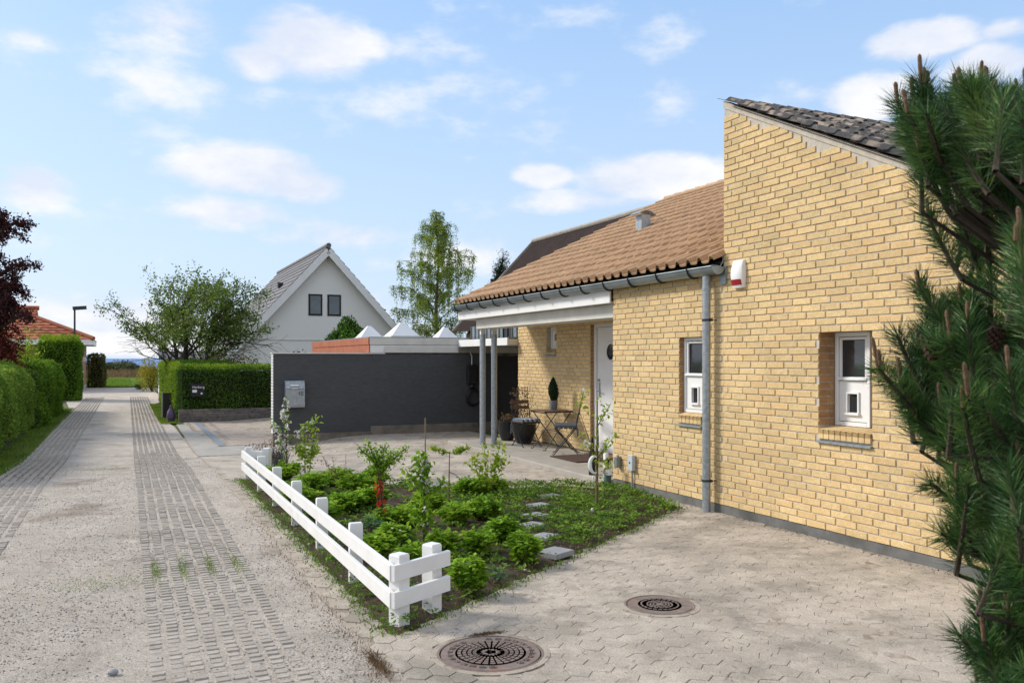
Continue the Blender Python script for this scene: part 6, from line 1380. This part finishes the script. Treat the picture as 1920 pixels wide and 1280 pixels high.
def shoot(px, py, Y, ang, ln, dense=1., candles=0, base_px=None):
    """a shoot whose tip is at (px,py) at depth Y; ang = lean from vertical towards the left, ln in metres"""
    tip = PW_(px, py, Y); w = ln*1600/Y; b0 = PW_(px+math.sin(ang)*w, py+math.cos(ang)*w, Y+rg.uniform(-.08, .12)); c = curve(b0, tip, (0, 0, -.02), 5); br.tube(c, [.007, .0065, .006, .0055, .005, .004], 5, cap=False)
    ax = (tip-b0).normalized(); m = int(340*dense*ln/.16); u = rng.random(m)**.75; base_ = np.array([list(b0.lerp(tip, float(k))) for k in u]); a = Vector(ax); r_ = rdir(rng, m); r_ -= (r_@np.array(a))[:, None]*np.array(a); r_ = unit(r_)
    D = np.array(a)*rng.uniform(.35, 1.0, m)[:, None]*(.55+.75*u)[:, None]+r_*rng.uniform(.6, 1.0, m)[:, None]; NP.append(base_); ND.append(D); NL.append(rng.uniform(.040, .072, m))
    for k in range(candles):
        l = rg.uniform(.025, .05)*(1.5 if k == 0 else 1); o_ = Vector((rg.uniform(-.022, .022), rg.uniform(-.02, .02), rg.uniform(-.01, .01)))*(k > 0); p = tip+o_; q = p+(ax*.35+Vector((rg.uniform(-.1, .1), rg.uniform(-.1, .1), 1))).normalized()*l; cb = MB(); cb.tube([p]+[p.lerp(q, w_) for w_ in (.2, .35, .5, .65, .8, .93)]+[q], [.0042, .0050, .0046, .0052, .0046, .0049, .0042, .0015], 7); cb.build('candle', M['candle'], PN)
    return b0
named = [(1726, 150, 2.0, .15, .2, 4), (1740, 190, 2.0, .0, .2, 2), (1682, 190, 2.05, .45, .2, 1), (1838, 160, 2.1, .05, .22, 3), (1795, 200, 2.1, .2, .2, 1), (1892, 175, 2.2, .0, .2, 0), (1740, 405, 2.1, .5, .18, 1), (1722, 535, 2.05, .6, .2, 1), (1647, 690, 1.95, .75, .22, 2),
         (1690, 720, 2.0, .6, .2, 1), (1814, 600, 1.9, .1, .2, 1), (1713, 775, 2.0, .8, .2, 1), (1765, 770, 2.0, .3, .2, 1), (1892, 700, 1.7, .2, .2, 1), (1840, 1150, 1.8, .2, .2, 2), (1890, 1150, 1.8, .0, .2, 1), (1862, 745, 1.9, .2, .2, 1), (1913, 450, 1.6, .1, .2, 3), (1745, 905, 2.0, 1.0, .2, 0), (1765, 1000, 1.95, 1.2, .2, 0), (1800, 1190, 1.8, .7, .2, 0), (1700, 250, 2.0, .9, .2, 0), (1845, 1200, 1.75, .5, .2, 1)]
allb = []
for (px, py, Y, a, l, c) in named: allb.append(shoot(px, py, Y, a, l, 1.25, c))
for k in range(104):                                    # whorls of shoots
    py = rg.uniform(150, 1320) if k > 8 else rg.uniform(1050, 1330); lo = xl(py)+38; px = lo+(1975-lo)*rg.random()**.85; Y = rg.uniform(1.6, 2.6) if px > 1780 else rg.uniform(1.85, 2.35); a0 = rg.uniform(.0, .8)
    for m in range(rg.choice((3, 4, 5))):
        qx, qy = px+rg.uniform(-34, 34), py+rg.uniform(-24, 40)
        if qx < xl(qy)+18: continue
        allb.append(shoot(qx, qy, Y+rg.uniform(-.06, .06), a0+rg.uniform(-.45, .45), rg.uniform(.11, .18), 1., 1 if rg.random() < .30 else 0))
for q in allb:                                        # limbs joining the shoots to the trunk
    d = min(range(1, 5), key=lambda i: abs(trunk[i].z-(q.z-.28))); m = trunk[d]; br.tube(curve(m, q, (0, 0, -.06), 6), [.010, .0095, .009, .008, .007, .006, .005], 5, cap=False)
br.build('branches', M['bark'], PN); 
Pn = np.concatenate(NP); Dn = unit(np.concatenate(ND)); Ln = np.concatenate(NL); n = len(Pn); link('needles', leafmesh('needles', Pn-np.array(PN_off), Dn, rdir(rng, n), Ln, .0019, M['needle'], .3), PN)
for (px, py, Y) in ((1725, 252, 2.02), (1752, 250, 2.05), (1868, 632, 1.9), (1748, 655, 2.0)):
    b = MB(); p = PW_(px, py, Y)
    for k in range(60):
        u = k/60; a = k*2.4; r_ = .020*math.sin(math.pi*(.12+.8*u)); q = p+Vector((r_*math.cos(a), r_*math.sin(a), (.5-u)*.055)); b.tube([p+Vector((0, 0, (.5-u)*.05)), q], [.004, .0055], 4)
    b.build('pine_cone', M['cone'], PN)
